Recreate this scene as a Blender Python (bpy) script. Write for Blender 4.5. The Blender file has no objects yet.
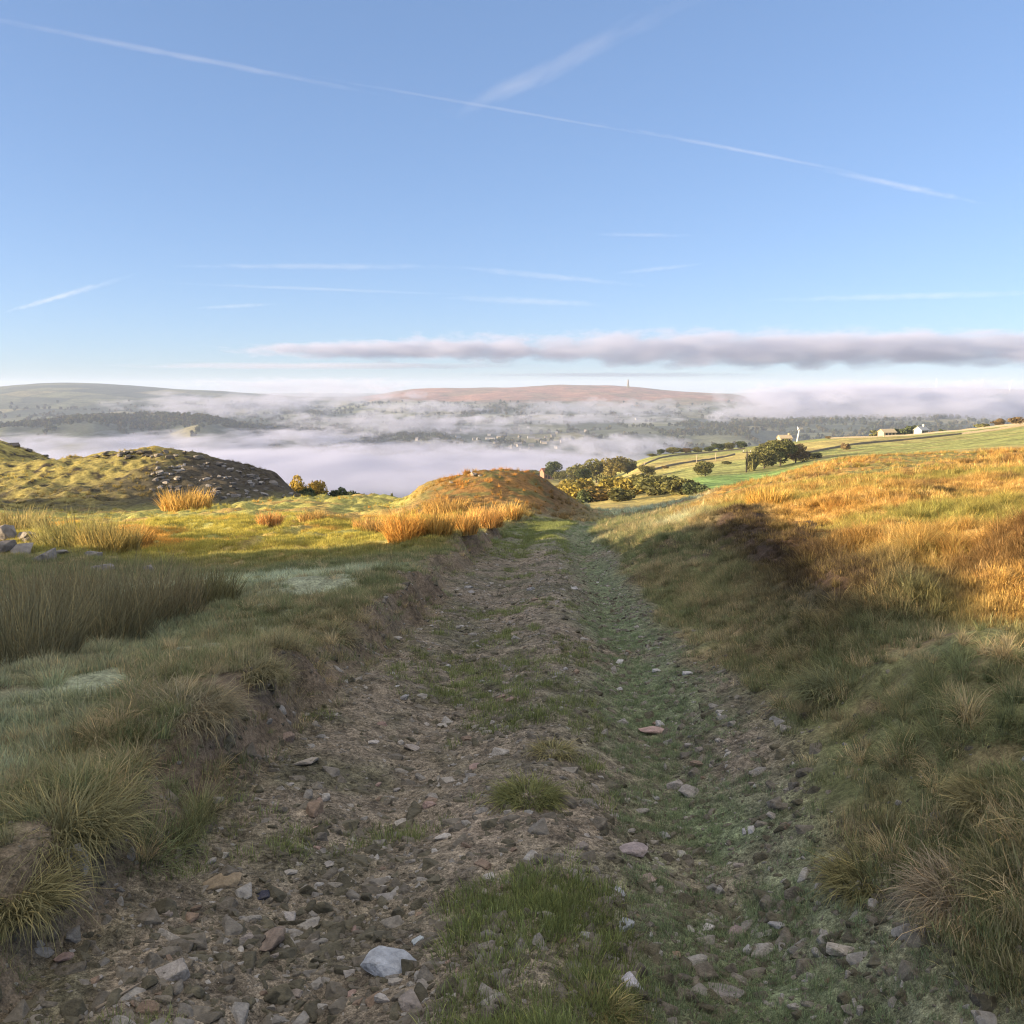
import bpy, bmesh, math, random
import numpy as np
from mathutils import Vector, Matrix

S = bpy.context.scene
R = math.radians
# ------------------------------------------------------------------ camera, sky, sun, exposure
FPX, PITCH, CZ = 900.0, R(7.85), 1.6
cam = bpy.data.cameras.new('camera')
cam.sensor_width = 36; cam.lens = 36 * FPX / 1024
cam.clip_start = 0.05; cam.clip_end = 250000
camo = bpy.data.objects.new('camera', cam); S.collection.objects.link(camo)
camo.location = (0, 0, CZ); camo.rotation_euler = (math.pi / 2 - PITCH, 0, 0)
S.camera = camo

SUN_EL, SUN_BACK = 8.0, 15.0           # the sun stands left of the view, a little behind it
world = bpy.data.worlds.new('World'); S.world = world; world.use_nodes = True
wn = world.node_tree; bg = wn.nodes['Background']
sky = wn.nodes.new('ShaderNodeTexSky'); sky.sky_type = 'NISHITA'; sky.sun_disc = False
sky.sun_elevation = R(SUN_EL); sky.sun_rotation = R(-90 - SUN_BACK)
sky.altitude = 300; sky.air_density = 0.7; sky.dust_density = 0.5; sky.ozone_density = 2.0
gam = wn.nodes.new('ShaderNodeGamma'); gam.inputs[1].default_value = 0.60     # the photo's flat tone curve
tin = wn.nodes.new('ShaderNodeMix'); tin.data_type = 'RGBA'; tin.blend_type = 'MULTIPLY'; tin.inputs[0].default_value = 1; tin.inputs[7].default_value = (.88, 1.0, 1.27, 1)
wn.links.new(sky.outputs[0], gam.inputs[0]); wn.links.new(gam.outputs[0], tin.inputs[6])
# added fill light: sky above the view brightened and neutralised to lift the shade
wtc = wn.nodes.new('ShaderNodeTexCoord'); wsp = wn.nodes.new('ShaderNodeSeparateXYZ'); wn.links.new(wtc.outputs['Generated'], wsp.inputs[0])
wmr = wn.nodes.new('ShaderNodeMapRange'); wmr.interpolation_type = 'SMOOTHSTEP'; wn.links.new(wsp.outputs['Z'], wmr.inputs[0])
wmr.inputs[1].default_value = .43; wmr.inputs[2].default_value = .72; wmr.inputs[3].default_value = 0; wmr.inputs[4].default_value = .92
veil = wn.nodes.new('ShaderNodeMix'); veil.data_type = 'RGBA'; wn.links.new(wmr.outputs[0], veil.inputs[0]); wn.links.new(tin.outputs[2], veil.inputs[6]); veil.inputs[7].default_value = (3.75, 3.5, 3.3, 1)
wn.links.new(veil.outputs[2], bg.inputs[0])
bg.inputs[1].default_value = 0.098
sun = bpy.data.lights.new('sun', 'SUN'); sun.energy = 4.7; sun.angle = R(0.45); sun.color = (1.0, 0.765, 0.49)
suno = bpy.data.objects.new('sun', sun); S.collection.objects.link(suno)
SD = Vector((-math.cos(R(SUN_BACK)) * math.cos(R(SUN_EL)), -math.sin(R(SUN_BACK)) * math.cos(R(SUN_EL)), math.sin(R(SUN_EL))))
suno.rotation_euler = SD.to_track_quat('Z', 'Y').to_euler()
S.view_settings.view_transform = 'Standard'; S.view_settings.look = 'None'
S.view_settings.gamma = 1; S.view_settings.exposure = 1.82
S.render.engine = 'CYCLES'
cy = S.cycles
cy.max_bounces = 8; cy.diffuse_bounces = 3; cy.glossy_bounces = 1; cy.transmission_bounces = 2
cy.volume_bounces = 2; cy.volume_max_steps = 96; cy.volume_step_rate = 1.0
cy.use_denoising = True; cy.filter_width = 1.15
try: cy.denoiser = 'OPENIMAGEDENOISE'
except Exception: pass
HAZE = 9e-5

# ------------------------------------------------------------------ small helpers
def link(o): S.collection.objects.link(o); return o
def tag(o, label=None, cat=None, group=None, kind=None):
    if label: o['label'] = label
    if cat: o['category'] = cat
    if group: o['group'] = group
    if kind: o['kind'] = kind
    return o
def empty(name, loc, rz=0.0):
    o = bpy.data.objects.new(name, None); link(o); o.location = loc; o.rotation_euler = (0, 0, rz); return o
def mesh_np(name, V, Fc, cols=None, attr='col', mats=(), smooth=False, midx=None):
    me = bpy.data.meshes.new(name)
    V = np.asarray(V, np.float32); Fc = np.asarray(Fc, np.int32); k = Fc.shape[1]
    me.vertices.add(len(V)); me.vertices.foreach_set('co', V.ravel())
    me.loops.add(Fc.size); me.loops.foreach_set('vertex_index', Fc.ravel())
    me.polygons.add(len(Fc)); me.polygons.foreach_set('loop_start', np.arange(0, Fc.size, k, dtype=np.int32))
    if midx is not None: me.polygons.foreach_set('material_index', np.asarray(midx, np.int32))
    me.polygons.foreach_set('use_smooth', np.full(len(Fc), smooth))
    me.update(calc_edges=True)
    if cols is not None:
        a = me.attributes.new(attr, 'FLOAT_COLOR', 'POINT')
        c = np.ones((len(V), 4), np.float32); c[:, :cols.shape[1]] = cols; a.data.foreach_set('color', c.ravel())
    for m in mats: me.materials.append(m)
    return me
def obj(name, me, parent=None):
    o = bpy.data.objects.new(name, me); link(o)
    if parent: o.parent = parent
    return o
def bm_obj(name, bm, mats, parent=None, smooth=False):
    me = bpy.data.meshes.new(name); bm.to_mesh(me); bm.free()
    for m in mats: me.materials.append(m)
    if smooth: me.polygons.foreach_set('use_smooth', np.full(len(me.polygons), True))
    return obj(name, me, parent)
def add_box(bm, x0, x1, y0, y1, z0, z1, mi=0):
    vs = [bm.verts.new(p) for p in [(x0,y0,z0),(x1,y0,z0),(x1,y1,z0),(x0,y1,z0),(x0,y0,z1),(x1,y0,z1),(x1,y1,z1),(x0,y1,z1)]]
    for f in [(0,3,2,1),(4,5,6,7),(0,1,5,4),(1,2,6,5),(2,3,7,6),(3,0,4,7)]:
        bm.faces.new([vs[i] for i in f]).material_index = mi
def add_tube(bm, pts, rads, n=8, mi=0, cap=True):
    pts = [Vector(p) for p in pts]; rings = []
    for i, p in enumerate(pts):
        d = (pts[min(i+1, len(pts)-1)] - pts[max(i-1, 0)]).normalized()
        a = d.cross(Vector((0.13, 0.31, 0.94)))
        if a.length < 1e-3: a = d.cross(Vector((1, 0, 0)))
        a.normalize(); b = d.cross(a)
        rings.append([bm.verts.new(p + (a*math.cos(2*math.pi*k/n) + b*math.sin(2*math.pi*k/n))*rads[i]) for k in range(n)])
    for r0, r1 in zip(rings, rings[1:]):
        for k in range(n):
            f = bm.faces.new((r0[k], r0[(k+1) % n], r1[(k+1) % n], r1[k])); f.material_index = mi; f.smooth = True
    if cap:
        bm.faces.new(rings[0][::-1]).material_index = mi; bm.faces.new(rings[-1]).material_index = mi

# ---- value noise
def _hash(ix, iy, seed):
    h = (ix.astype(np.int64) * 374761393 + iy.astype(np.int64) * 668265263 + seed * 1274126177) & 0xFFFFFFFF
    h = ((h ^ (h >> 13)) * 1274126177) & 0xFFFFFFFF
    return ((h ^ (h >> 16)) & 0xFFFFFF).astype(np.float64) / 0xFFFFFF * 2 - 1
def noise(x, y, seed=0):
    x = np.asarray(x, float); y = np.asarray(y, float)
    ix = np.floor(x); iy = np.floor(y); fx = x - ix; fy = y - iy
    ix = ix.astype(np.int64); iy = iy.astype(np.int64)
    ux = fx*fx*fx*(fx*(fx*6-15)+10); uy = fy*fy*fy*(fy*(fy*6-15)+10)
    a = _hash(ix, iy, seed); b = _hash(ix+1, iy, seed); c = _hash(ix, iy+1, seed); d = _hash(ix+1, iy+1, seed)
    return (a*(1-ux)+b*ux)*(1-uy) + (c*(1-ux)+d*ux)*uy
def fbm(x, y, oct=3, seed=0, gain=0.5):
    r = 0; a = 1.0; n = 0; x = np.asarray(x, float); y = np.asarray(y, float)
    for i in range(oct):
        r = r + a*noise(x, y, seed+i*17); n += a; a *= gain
        x, y = 1.93*x + 0.41*y + 3.1, 1.93*y - 0.41*x + 7.7
    return r/n
def sst(a, b, t):
    t = np.clip((np.asarray(t, float)-a)/(b-a), 0, 1); return t*t*(3-2*t)
def mix(a, b, t): return a + (b-a)*t

def px(u, v, y):                         # where the photo's sight line through (u, v) is at distance y
    a = (u-512)/FPX; b = -(v-512)/FPX
    dy = math.cos(PITCH) + b*math.sin(PITCH); dz = -math.sin(PITCH) + b*math.cos(PITCH)
    t = y/dy
    return np.array((a*t, y, CZ + t*dz))

# ------------------------------------------------------------------ terrain
TS = 0.104                               # the moor falls away in front of the camera
CP = []
def cp(u, v, y, dz=0): p = px(u, v, y); CP.append((p[0], y, p[2]+dz))
def cw(x, y, z): CP.append((x, y, z))
for y in (-1, 1, 3, 6, 10, 15, 20, 26):
    for s in (-1.2, 1.2): cw(-0.14+.049*y+s, y, -TS*y)
for y in (0, 3, 6, 10, 14): cw(-.62*y-3, y, -TS*y+.05)
# left meadow
for u, v, y in ((170,560,20),(300,556,20.5),(60,552,19),(0,548,19),(330,525,30),(100,527,30),(420,525,30.5),(200,512,40),(330,506,42),(395,502,44),(0,515,42),
                (300,500,50),(350,498.5,51),(390,499,51), (0,572,14.5),(0,600,11.5),(60,640,9)): cp(u, v, y)
# left mound
for u, v in ((-60,464),(0,462),(40,460),(75,457),(110,452.5),(165,450.5),(195,455),(220,460),(250,467),(275,477),(290,489),(303,499)): cp(u, v, 64)
for u, v in ((-60,489),(0,487),(60,483),(120,480),(180,480),(235,486),(270,494)): cp(u, v, 55)
for u, v in ((0,513),(100,511),(200,508)): cp(u, v, 47)
for u in (0,80,160,240): cp(u, 490, 78)
for u, v in ((-30,432),(0,440),(20,447),(50,458)): cp(u, v, 92)
for u in (0,100,200,300): cp(u, 520, 115)
# centre mound
for u, v in ((405,501),(418,491),(450,478.5),(480,471.5),(520,473),(545,481),(560,491),(575,501),(598,513)): cp(u, v, 42)
for u, v in ((395,516),(430,505),(480,500),(525,502),(555,513)): cp(u, v, 36)
for u, v in ((380,530),(450,527),(520,527),(560,524)): cp(u, v, 31)
for u in (420,490,550): cp(u, 512, 52)
for u in (420,490,550): cp(u, 522, 65)
# track crest
for u, v, y in ((575,524,32),(600,517,38),(615,511.5,44),(630,510,47),(600,530,60),(640,520,60)): cp(u, v, y)
# right bank and moor
cw(2.0, 3.5, -.06); cw(1.6, 2.0, .05)
for u, v, y in ((1024,665,5.1),(1100,640,5.3),(860,590,8.6),(800,548,14),(750,521,18.5),(700,528,20),(650,536,23),(640,565,16),(700,620,10.5),
                (750,502,26),(860,520,15.5),(960,560,9.0),(1024,590,6.9),(1100,570,6.6),(1024,520,12.5),(930,490,22),(850,480,31),(760,490,34),(700,505,34),(650,520,31),
                (1024,472,30),(950,464,40),(850,461,56),(800,472,56),(760,485,54),(700,497,50),(665,504,47),(640,509,46),(900,457,56),(1024,452.5,54),(1100,450,50),
                (1024,462,75),(900,470,75),(800,488,75),(700,508,75),(640,520,75)): cp(u, v, y)
for y, z in ((2,.35),(6,.7),(12,.6)): cw(.8*y+3.5, y, z-.02*y)
# middle distance
for u, v, y in ((300,514,112),(350,512,115),(390,515,120),(450,520,120),(570,507,160),(640,500,160),(700,499,150),(560,512,110),(640,508,110),
                (600,494,260),(600,482,400),(622,480,390),(575,484,430),(560,488,330),(548,480,420),(525,480,440),(720,486,170),(800,482,165),(760,484,190),(700,476.5,230),(780,468,250),(650,478,300),
                (800,470,210),(640,466,380),(660,464,385),(690,457,430),(645,462,440),(655,456,470),(700,452.5,480),(745,448.5,485),(780,443.5,470),(830,438.5,455),(900,435.5,430),(960,431,400),(1024,424,370),(1080,416,350),
                (830,446,330),(900,446,290),(1024,440,230),(800,455,300),(1024,450,130),(900,458,130)): cp(u, v, y)
for u, v, y in ((640,475,620),(700,460,650),(830,452,650),(950,448,620),(1024,440,600),(1100,436,600),(545,486,600),(0,520,300),(150,520,300),(300,518,300),(430,515,330)): cp(u, v, y)
# valley floor, village slope, moor and far hills
for u in (0,150,300,450,600):
    for y in (950,1400,1850): cw((u-512)/900*y, y, -172)
cw(200, 1000, -165); cw(700, 1100, -140); cw(600, 1700, -165)
for u, v, y in ((430,443,2250),(500,444,2250),(560,442,2300),(640,437,2300),(740,433,2300),(860,432,2300),(1000,430,2300),(350,444,2250),
                (430,425,2800),(520,424,2800),(620,424,2750),(740,424,2800),(480,411,3250),(440,411,3300),(540,408,3350),(620,409,3300),(720,412,3300),(400,410,3500),
                (395,393,4300),(450,389.5,4300),(500,388,4300),(560,386,4300),(590,386.5,4300),(640,388,4300),(660,391,4250),(700,392.5,4200),(735,395,4150),(770,405,4100),(860,412,4100),(1000,412,4100),
                (330,408,4300),(450,402,3800),(560,399,3800),(640,399,3800),
                (0,436,1950),(100,432,1950),(200,434,1950),(300,440,2000),
                (0,430,2150),(50,424,2200),(100,418.5,2250),(150,416.5,2300),(200,418,2300),(235,426,2250),(270,436,2250),
                (0,424,2800),(100,421,2800),(200,424,2800),(0,404,3300),(80,404,3350),(150,410,3300),(230,416,3300),(300,412,3400),
                (0,387,4600),(60,383,4700),(110,384,4700),(150,387,4700),(220,391,4800),(300,399,4600),
                (500,403,5600),(700,404,5600),(200,402,6000),(0,399,6000),(900,404,6000),
                (0,392,8500),(200,396,8500),(400,397,8500),(600,397,8500),(800,396,8500),(900,391.2,8500),(960,390.6,8500),(1024,391,8500)): cp(u, v, y)
CP = np.array(CP)
def _ab(x, y):
    yy = np.maximum(y, -2.0) + 4.0
    return np.clip(x/yy, -1.5, 1.5)*3.0, np.log(yy), yy
def _tps():
    a, l, yy = _ab(CP[:,0], CP[:,1]); P = np.stack([a, l], 1); val = (CP[:,2] + TS*CP[:,1])/yy
    n = len(P)
    def K(A, B):
        d2 = ((A[:,None,:]-B[None,:,:])**2).sum(-1); return 0.5*d2*np.log(d2+1e-12)
    M = np.zeros((n+3, n+3)); M[:n,:n] = K(P, P) + np.eye(n)*2e-4; Q = np.c_[np.ones(n), P]
    M[:n,n:] = Q; M[n:,:n] = Q.T
    w = np.linalg.solve(M, np.r_[val, 0, 0, 0])
    ga = np.linspace(-4.5, 4.5, 480); gl = np.linspace(math.log(2.0), math.log(12004.0), 700)
    G = np.zeros((len(gl), len(ga)))
    for i, lv in enumerate(gl):
        B = np.c_[ga, np.full(len(ga), lv)]
        G[i] = K(B, P) @ w[:n] + w[n] + w[n+1]*ga + w[n+2]*lv
    # the sheet outside the frame keeps the slope it has at the edge of the frame
    lim = 2.1; k = np.clip(np.searchsorted(ga, lim), 0, len(ga)-1); j = np.searchsorted(ga, -lim)
    G[:, k:] = G[:, k:k+1]; G[:, :j] = G[:, j:j+1]
    return ga, gl, G
GA, GL, GG = _tps()
def H0(x, y):
    a, l, yy = _ab(x, y)
    fa = np.clip((a-GA[0])/(GA[1]-GA[0]), 0, len(GA)-1.001); fl = np.clip((l-GL[0])/(GL[1]-GL[0]), 0, len(GL)-1.001)
    i = fl.astype(int); j = fa.astype(int); ta = fa-j; tl = fl-i
    g = (GG[i,j]*(1-ta)+GG[i,j+1]*ta)*(1-tl) + (GG[i+1,j]*(1-ta)+GG[i+1,j+1]*ta)*tl
    return -TS*y + g*yy
def xc(y): return -0.14 + .049*y + 3.2*sst(27, 47, y)
def track(x, y):
    """side offset from the track's middle, and its left and right half widths"""
    s = x - xc(y)
    wl = 1.50 + .16*noise(y*.6, 0*y, 5) + .10*noise(y*1.7, 0*y, 6) + .06*noise(y*4, 0*y, 8)
    wr = 1.45 + .14*noise(y*.5, 0*y, 15) + .12*noise(y*1.9, 0*y, 16) + .06*noise(y*4.3, 0*y, 18)
    return s, wl, wr
HBY = np.array([-60,-30,-10,-2.2,-.2,.7,2.7,4.0,8.5,10.8,13,14.8,16.7,19.5,23]); HBZ = np.array([7,6,4.65,3.83,3.65,3.55,3.41,3.35,3.13,2.55,.9,-.2,-.7,-1.5,-2.6])
def hill_left(x, y, base):
    top = np.interp(y, HBY, HBZ); h = np.maximum(top - base, 0)
    d = x + 22
    prof = np.where(d > 0, np.exp(-(d/5.6)**2), np.exp(-(d/16)**2))
    spoil = 4.3*np.exp(-((x+43)/6.5)**2 - ((y-41.5)/4.2)**2)      # another heap further along, left of the frame
    return h*prof*sst(24, 18, y) + spoil
def zones(x, y):
    r = np.hypot(x, y); z = {}
    s, wl, wr = track(x, y)
    on = sst(-.12, .12, s+wl)*sst(.2, -.2, s-wr)
    z['trk'] = on*sst(40, 30, y)*sst(-40, -30, y)
    z['cm'] = np.exp(-((x+0.6)/3.6)**4)*np.exp(-((y-40)/6.5)**4)
    z['lm'] = sst(-11, -16, x)*sst(44, 50, y)*sst(150, 120, y)
    z['moor'] = np.maximum(sst(1.6, 3.4, s - .05*y)*sst(12, 24, y + .9*s), sst(-.1, .5, x-(2.02+.135*y)+.3*noise(x*.8,y*.8,91))*sst(1, 3, y)*sst(24, 20, y))*sst(95, 75, y)
    z['lip'] = np.exp(-((x-(1.95+.135*y))/.52)**2)*(.55+.45*sst(-.3,.4,noise(x*.5,y*.5,92)))*sst(5.5,7.5,y)*sst(19.5,17,y)
    z['meadow'] = sst(-1.5, -2.5, s)*sst(15, 20, y)*sst(60, 52, y)*(1-z['cm'])*(1-z['lm'])
    return r, s, wl, wr, z
def H(x, y):
    x = np.asarray(x, float); y = np.asarray(y, float)
    h = H0(x, y); hl_ = hill_left(x, y, h); h = h + hl_
    r, s, wl, wr, z = zones(x, y)
    f = sst(36, 22, y)
    bl = sst(.0, .34, -s-wl)*(.34+.12*noise(y*.55, 0*y, 31))*np.exp(-np.maximum(-s-wl-.5, 0)/7)
    br = sst(-.1, 1.0, s-wr)*.20*np.exp(-np.maximum(s-wr-1.2, 0)/4)
    rut = -.09*np.exp(-((s+.72)/.33)**2) - .15*np.exp(-((s-.84)/.34)**2) + .08*np.exp(-((s-.10)/.32)**2)
    h = h + f*(bl + br + rut)
    g = (1 - z['trk'])*(1-.8*sst(.5, 2, hl_))
    near = sst(120, 60, r)
    h = h + near*g*(.075*fbm(x*.9, y*.9, 2, 41) + .055*np.abs(noise(x*2.3, y*2.3, 43)) + .02*noise(x*6, y*6, 44))
    h = h + near*(z['moor']*(.16*fbm(x*.55, y*.55, 2, 51)+.05*np.abs(noise(x*1.7,y*1.7,58))) + (z['lm'])*(.30*fbm(x*.35, y*.35, 3, 53)+.10*np.abs(noise(x*.9, y*.9, 54))+.10*noise(x*2.2,y*2.2,52)) + z['meadow']*(.24*fbm(x*.6, y*.6, 2, 59)+.12*np.abs(noise(x*1.5,y*1.5,60))) + z['cm']*.14*fbm(x*.8, y*.8, 2, 55))
    rb = sst(.1, .7, s-wr)*sst(24, 18, y)*sst(-2, 1, y)
    h = h + rb*(.15*fbm(x*1.1, y*1.1, 2, 81)+.10*np.abs(noise(x*2.1, y*2.1, 82)))
    h = h + z['lip']*(.20+.12*noise(x*1.1, y*1.1, 57))
    h = h + z['trk']*f*(.022*fbm(x*1.6, y*1.3, 2, 61) + .016*noise(x*4.3, y*4.3, 63) + .010*noise(x*10, y*10, 64) + .006*noise(x*23, y*23, 65))
    far = sst(60, 300, r)
    h = h + far*(.5*fbm(x/28, y/28, 3, 71)*sst(1500, 700, r) + sst(1500, 2600, r)*(7*fbm(x/420, y/420, 4, 73) + 3*fbm(x/120, y/120, 2, 77))*sst(7000, 3600, r))
    return h
def Hs(x, y): return float(H(np.array([x]), np.array([y]))[0])
_YY = np.exp(np.linspace(math.log(.8), math.log(9000), 5000))
def ground(u, v):                        # first point of the ground on the photo's sight line through (u, v)
    p = px(u, v, 1.0); d = p - np.array((0, 0, CZ))
    gap = CZ + d[2]*_YY - H(d[0]*_YY, _YY)
    i = int(np.argmax(gap <= 0)); 
    if i == 0: i = len(_YY)-1
    y = _YY[i-1] + (_YY[i]-_YY[i-1])*gap[i-1]/max(gap[i-1]-gap[i], 1e-9)
    x = d[0]*y; return Vector((x, y, Hs(x, y)))

if 0:
    for q in ((1024,668),(985,648),(940,625),(900,608),(860,592),(820,565),(800,550),(750,522)):
        g_ = ground(*q); t_ = (g_.x+22)/(-SD.x); print('EDGE', q, [round(w,2) for w in g_], 'yb', round(g_.y+SD.y*t_,2), 'z', round(g_.z+.1+SD.z*t_,2), 'yb10', round(g_.y+SD.y*(t_-10),2), 'z10', round(g_.z+SD.z*(t_-10),2))
def C3(*c): return np.array(c, float)
def lerp(c, d, t): return c*(1-t[:,None]) + d*t[:,None]
def ground_colour(x, y):
    r, s, wl, wr, z = zones(x, y); n = len(x)
    n1 = .5+.5*fbm(x*.45, y*.45, 3, 101); n2 = .5+.5*fbm(x*1.9, y*1.9, 3, 103); n3 = .5+.5*fbm(x*.12, y*.12, 3, 105)
    c = np.tile(C3(.105,.115,.055), (n,1))
    c = lerp(c, C3(.19,.15,.085), sst(.42,.66,n2*.5+n1*.5)); c = lerp(c, C3(.20,.225,.16), sst(-1.9,-2.4,s)*sst(-6.5,-5,s)*sst(15,11,y)*sst(.35,.6,n1))
    c = lerp(c, C3(.075,.060,.042), sst(.66,.8,n2)*.8)
    c = lerp(c, lerp(np.tile(C3(.26,.26,.085),(n,1)), C3(.33,.24,.085), sst(.45,.7,n1)), z['meadow'])
    m = lerp(np.tile(C3(.27,.175,.06),(n,1)), C3(.17,.165,.06), sst(.5,.68,n1)); m = lerp(m, C3(.13,.075,.04), sst(.62,.75,n2*.4+n3*.6))
    c = lerp(c, m, z['moor'])
    c = lerp(c, lerp(np.tile(C3(.21,.12,.042),(n,1)), C3(.12,.11,.04), sst(.5,.7,n2)), z['cm'])
    lm = lerp(np.tile(C3(.25,.22,.075),(n,1)), C3(.06,.053,.042), sst(-28,-19,x+6*(n1-.5))); lm = lerp(lm, C3(.038,.033,.027), sst(.55,.7,n2))  # left mound's right side: dark stony ground with its shade painted in
    c = lerp(c, C3(.06,.045,.032), z['cm']*sst(.6,2.0,x+.8*(n1-.5))*.85); lm = lerp(lm, C3(.062,.058,.040), sst(58,51,y)*sst(.3,.55,n2*.5+n1*.5)*.8); c = lerp(c, lm, z['lm'])  # shade painted dark: centre mound's right flank, left mound's front
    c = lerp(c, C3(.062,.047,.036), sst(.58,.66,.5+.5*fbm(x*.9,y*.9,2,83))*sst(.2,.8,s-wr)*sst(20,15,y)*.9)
    lipc = np.clip(z['lip']*1.6,0,1)*sst(.2,.42,n2*.5+n1*.5); c = lerp(c, C3(.055,.04,.03), lipc)  # dark peat lip, deepened with painted shade along the shadow edge
    # bank faces of bare soil
    bank = sst(-.16,.06,-s-wl)*sst(.55,.32,-s-wl)*sst(34,24,y); c = lerp(c, C3(.115,.092,.072), bank*.85)
    t = lerp(np.tile(C3(.132,.116,.092),(n,1)), C3(.085,.082,.058), sst(.35,.7,n2)); 
    t = lerp(t, C3(.175,.150,.122), sst(.5,.75,n1)*np.exp(-((s+.1)/.45)**2))
    t = lerp(t, C3(.095,.120,.070), sst(.25,.45,.5+.5*fbm(x*1.1,y*.7,3,111))*np.exp(-((s-.9)/.5)**2)*.9)
    t = lerp(t, C3(.13,.145,.09), sst(17,26,y)*.7)
    c = lerp(c, t, z['trk'])
    c = c*lerp(np.tile(C3(1.36,1.30,1.22),(n,1)), C3(1.15,1.1,1.0), np.clip(z['moor']+z['cm']+z['lm']+z['meadow'],0,1)*(1-z['trk']))
    # fields beyond the moor edge
    d = sst(85, 110, r)*(1-z['lm']); u = 512+900*x/np.maximum(y,1)
    n4 = .5+.5*fbm(x/9, y/9, 3, 121)
    fld = lerp(np.tile(C3(.26,.27,.08),(n,1)), C3(.38,.31,.10), sst(.35,.7,.5+.5*noise(x/70+3, y/120, 123)))
    fld = lerp(fld, C3(.30,.19,.08), sst(.6,.75,n4)*.5)
    fld = lerp(fld, C3(.20,.30,.08), sst(150,165,y)*sst(240,225,y)*sst(685,700,u)*sst(860,830,u))
    c = lerp(c, fld, d)
    # far side of the valley: patchwork fields, brown moor on the top
    k = sst(700, 1000, r)
    cx, cyy = x/170 + .35*noise(x/300,y/300,131), y/210 + .35*noise(x/300,y/300,133)
    ix, iy = np.floor(cx), np.floor(cyy); hh = .5+.5*_hash(ix.astype(np.int64), iy.astype(np.int64), 7)
    ff = lerp(np.tile(C3(.050,.062,.045),(n,1)), C3(.135,.14,.075), sst(.3,.9,hh)); ff = lerp(ff, C3(.19,.15,.08), (hh>.86)*.35)
    ed = np.minimum(np.minimum(cx-ix, 1-(cx-ix))*170, np.minimum(cyy-iy, 1-(cyy-iy))*210)
    ff = lerp(ff, C3(.04,.05,.03), sst(9, 5, ed)*.8)
    hz = H0(x, y)
    brown = sst(-70, -38, hz + 22*fbm(x/260, y/260, 3, 141))*sst(3000, 3400, y)*sst(-1100,-800,x)
    ff = lerp(ff, lerp(np.tile(C3(.26,.135,.095),(n,1)), C3(.18,.12,.08), sst(.45,.65,.5+.5*fbm(x/140,y/140,3,143))), brown)
    c = lerp(c, ff, k)
    return c

# ------------------------------------------------------------------ materials
def mat(name):
    m = bpy.data.materials.new(name); m.use_nodes = True; nt = m.node_tree; nt.nodes.clear()
    return m, nt, nt.nodes.new('ShaderNodeOutputMaterial')
def N(nt, t, **kw):
    n = nt.nodes.new(t)
    for k, v in kw.items(): setattr(n, k, v)
    return n
def setin(n, **kw):
    for k, v in kw.items(): n.inputs[k].default_value = v
    return n
def math_n(nt, op, a, b=None):
    n = N(nt, 'ShaderNodeMath', operation=op)
    for i, q in enumerate((a, b)):
        if q is None: continue
        if isinstance(q, (int, float)): n.inputs[i].default_value = q
        else: nt.links.new(q, n.inputs[i])
    return n.outputs[0]
def ground_mat(name, scales=(7., 35.), amp=.55, bump=.4, bdist=.02):
    m, nt, out = mat(name); L = nt.links.new
    geo = N(nt, 'ShaderNodeNewGeometry'); at = N(nt, 'ShaderNodeAttribute', attribute_name='col')
    b = setin(N(nt, 'ShaderNodeBsdfPrincipled'), Roughness=.95); b.inputs['Specular IOR Level'].default_value = .15
    col = at.outputs['Color']; hs = []
    for sc in scales:
        t = setin(N(nt, 'ShaderNodeTexNoise'), Scale=sc, Detail=4., Roughness=.6); L(geo.outputs['Position'], t.inputs['Vector'])
        mr = N(nt, 'ShaderNodeMapRange'); L(t.outputs['Fac'], mr.inputs[0])
        mr.inputs[1].default_value = .3; mr.inputs[2].default_value = .7; mr.inputs[3].default_value = 1-amp; mr.inputs[4].default_value = 1+amp
        mm = N(nt, 'ShaderNodeMix', data_type='RGBA', blend_type='MULTIPLY'); mm.inputs[0].default_value = 1
        L(col, mm.inputs[6]); L(mr.outputs[0], mm.inputs[7]); col = mm.outputs[2]; hs.append(t.outputs['Fac'])
    L(col, b.inputs['Base Color'])
    bp = setin(N(nt, 'ShaderNodeBump'), Strength=bump, Distance=bdist); L(math_n(nt, 'ADD', hs[0], math_n(nt, 'MULTIPLY', hs[1], .5)), bp.inputs['Height'])
    L(bp.outputs[0], b.inputs['Normal']); L(b.outputs[0], out.inputs[0])
    return m
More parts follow.
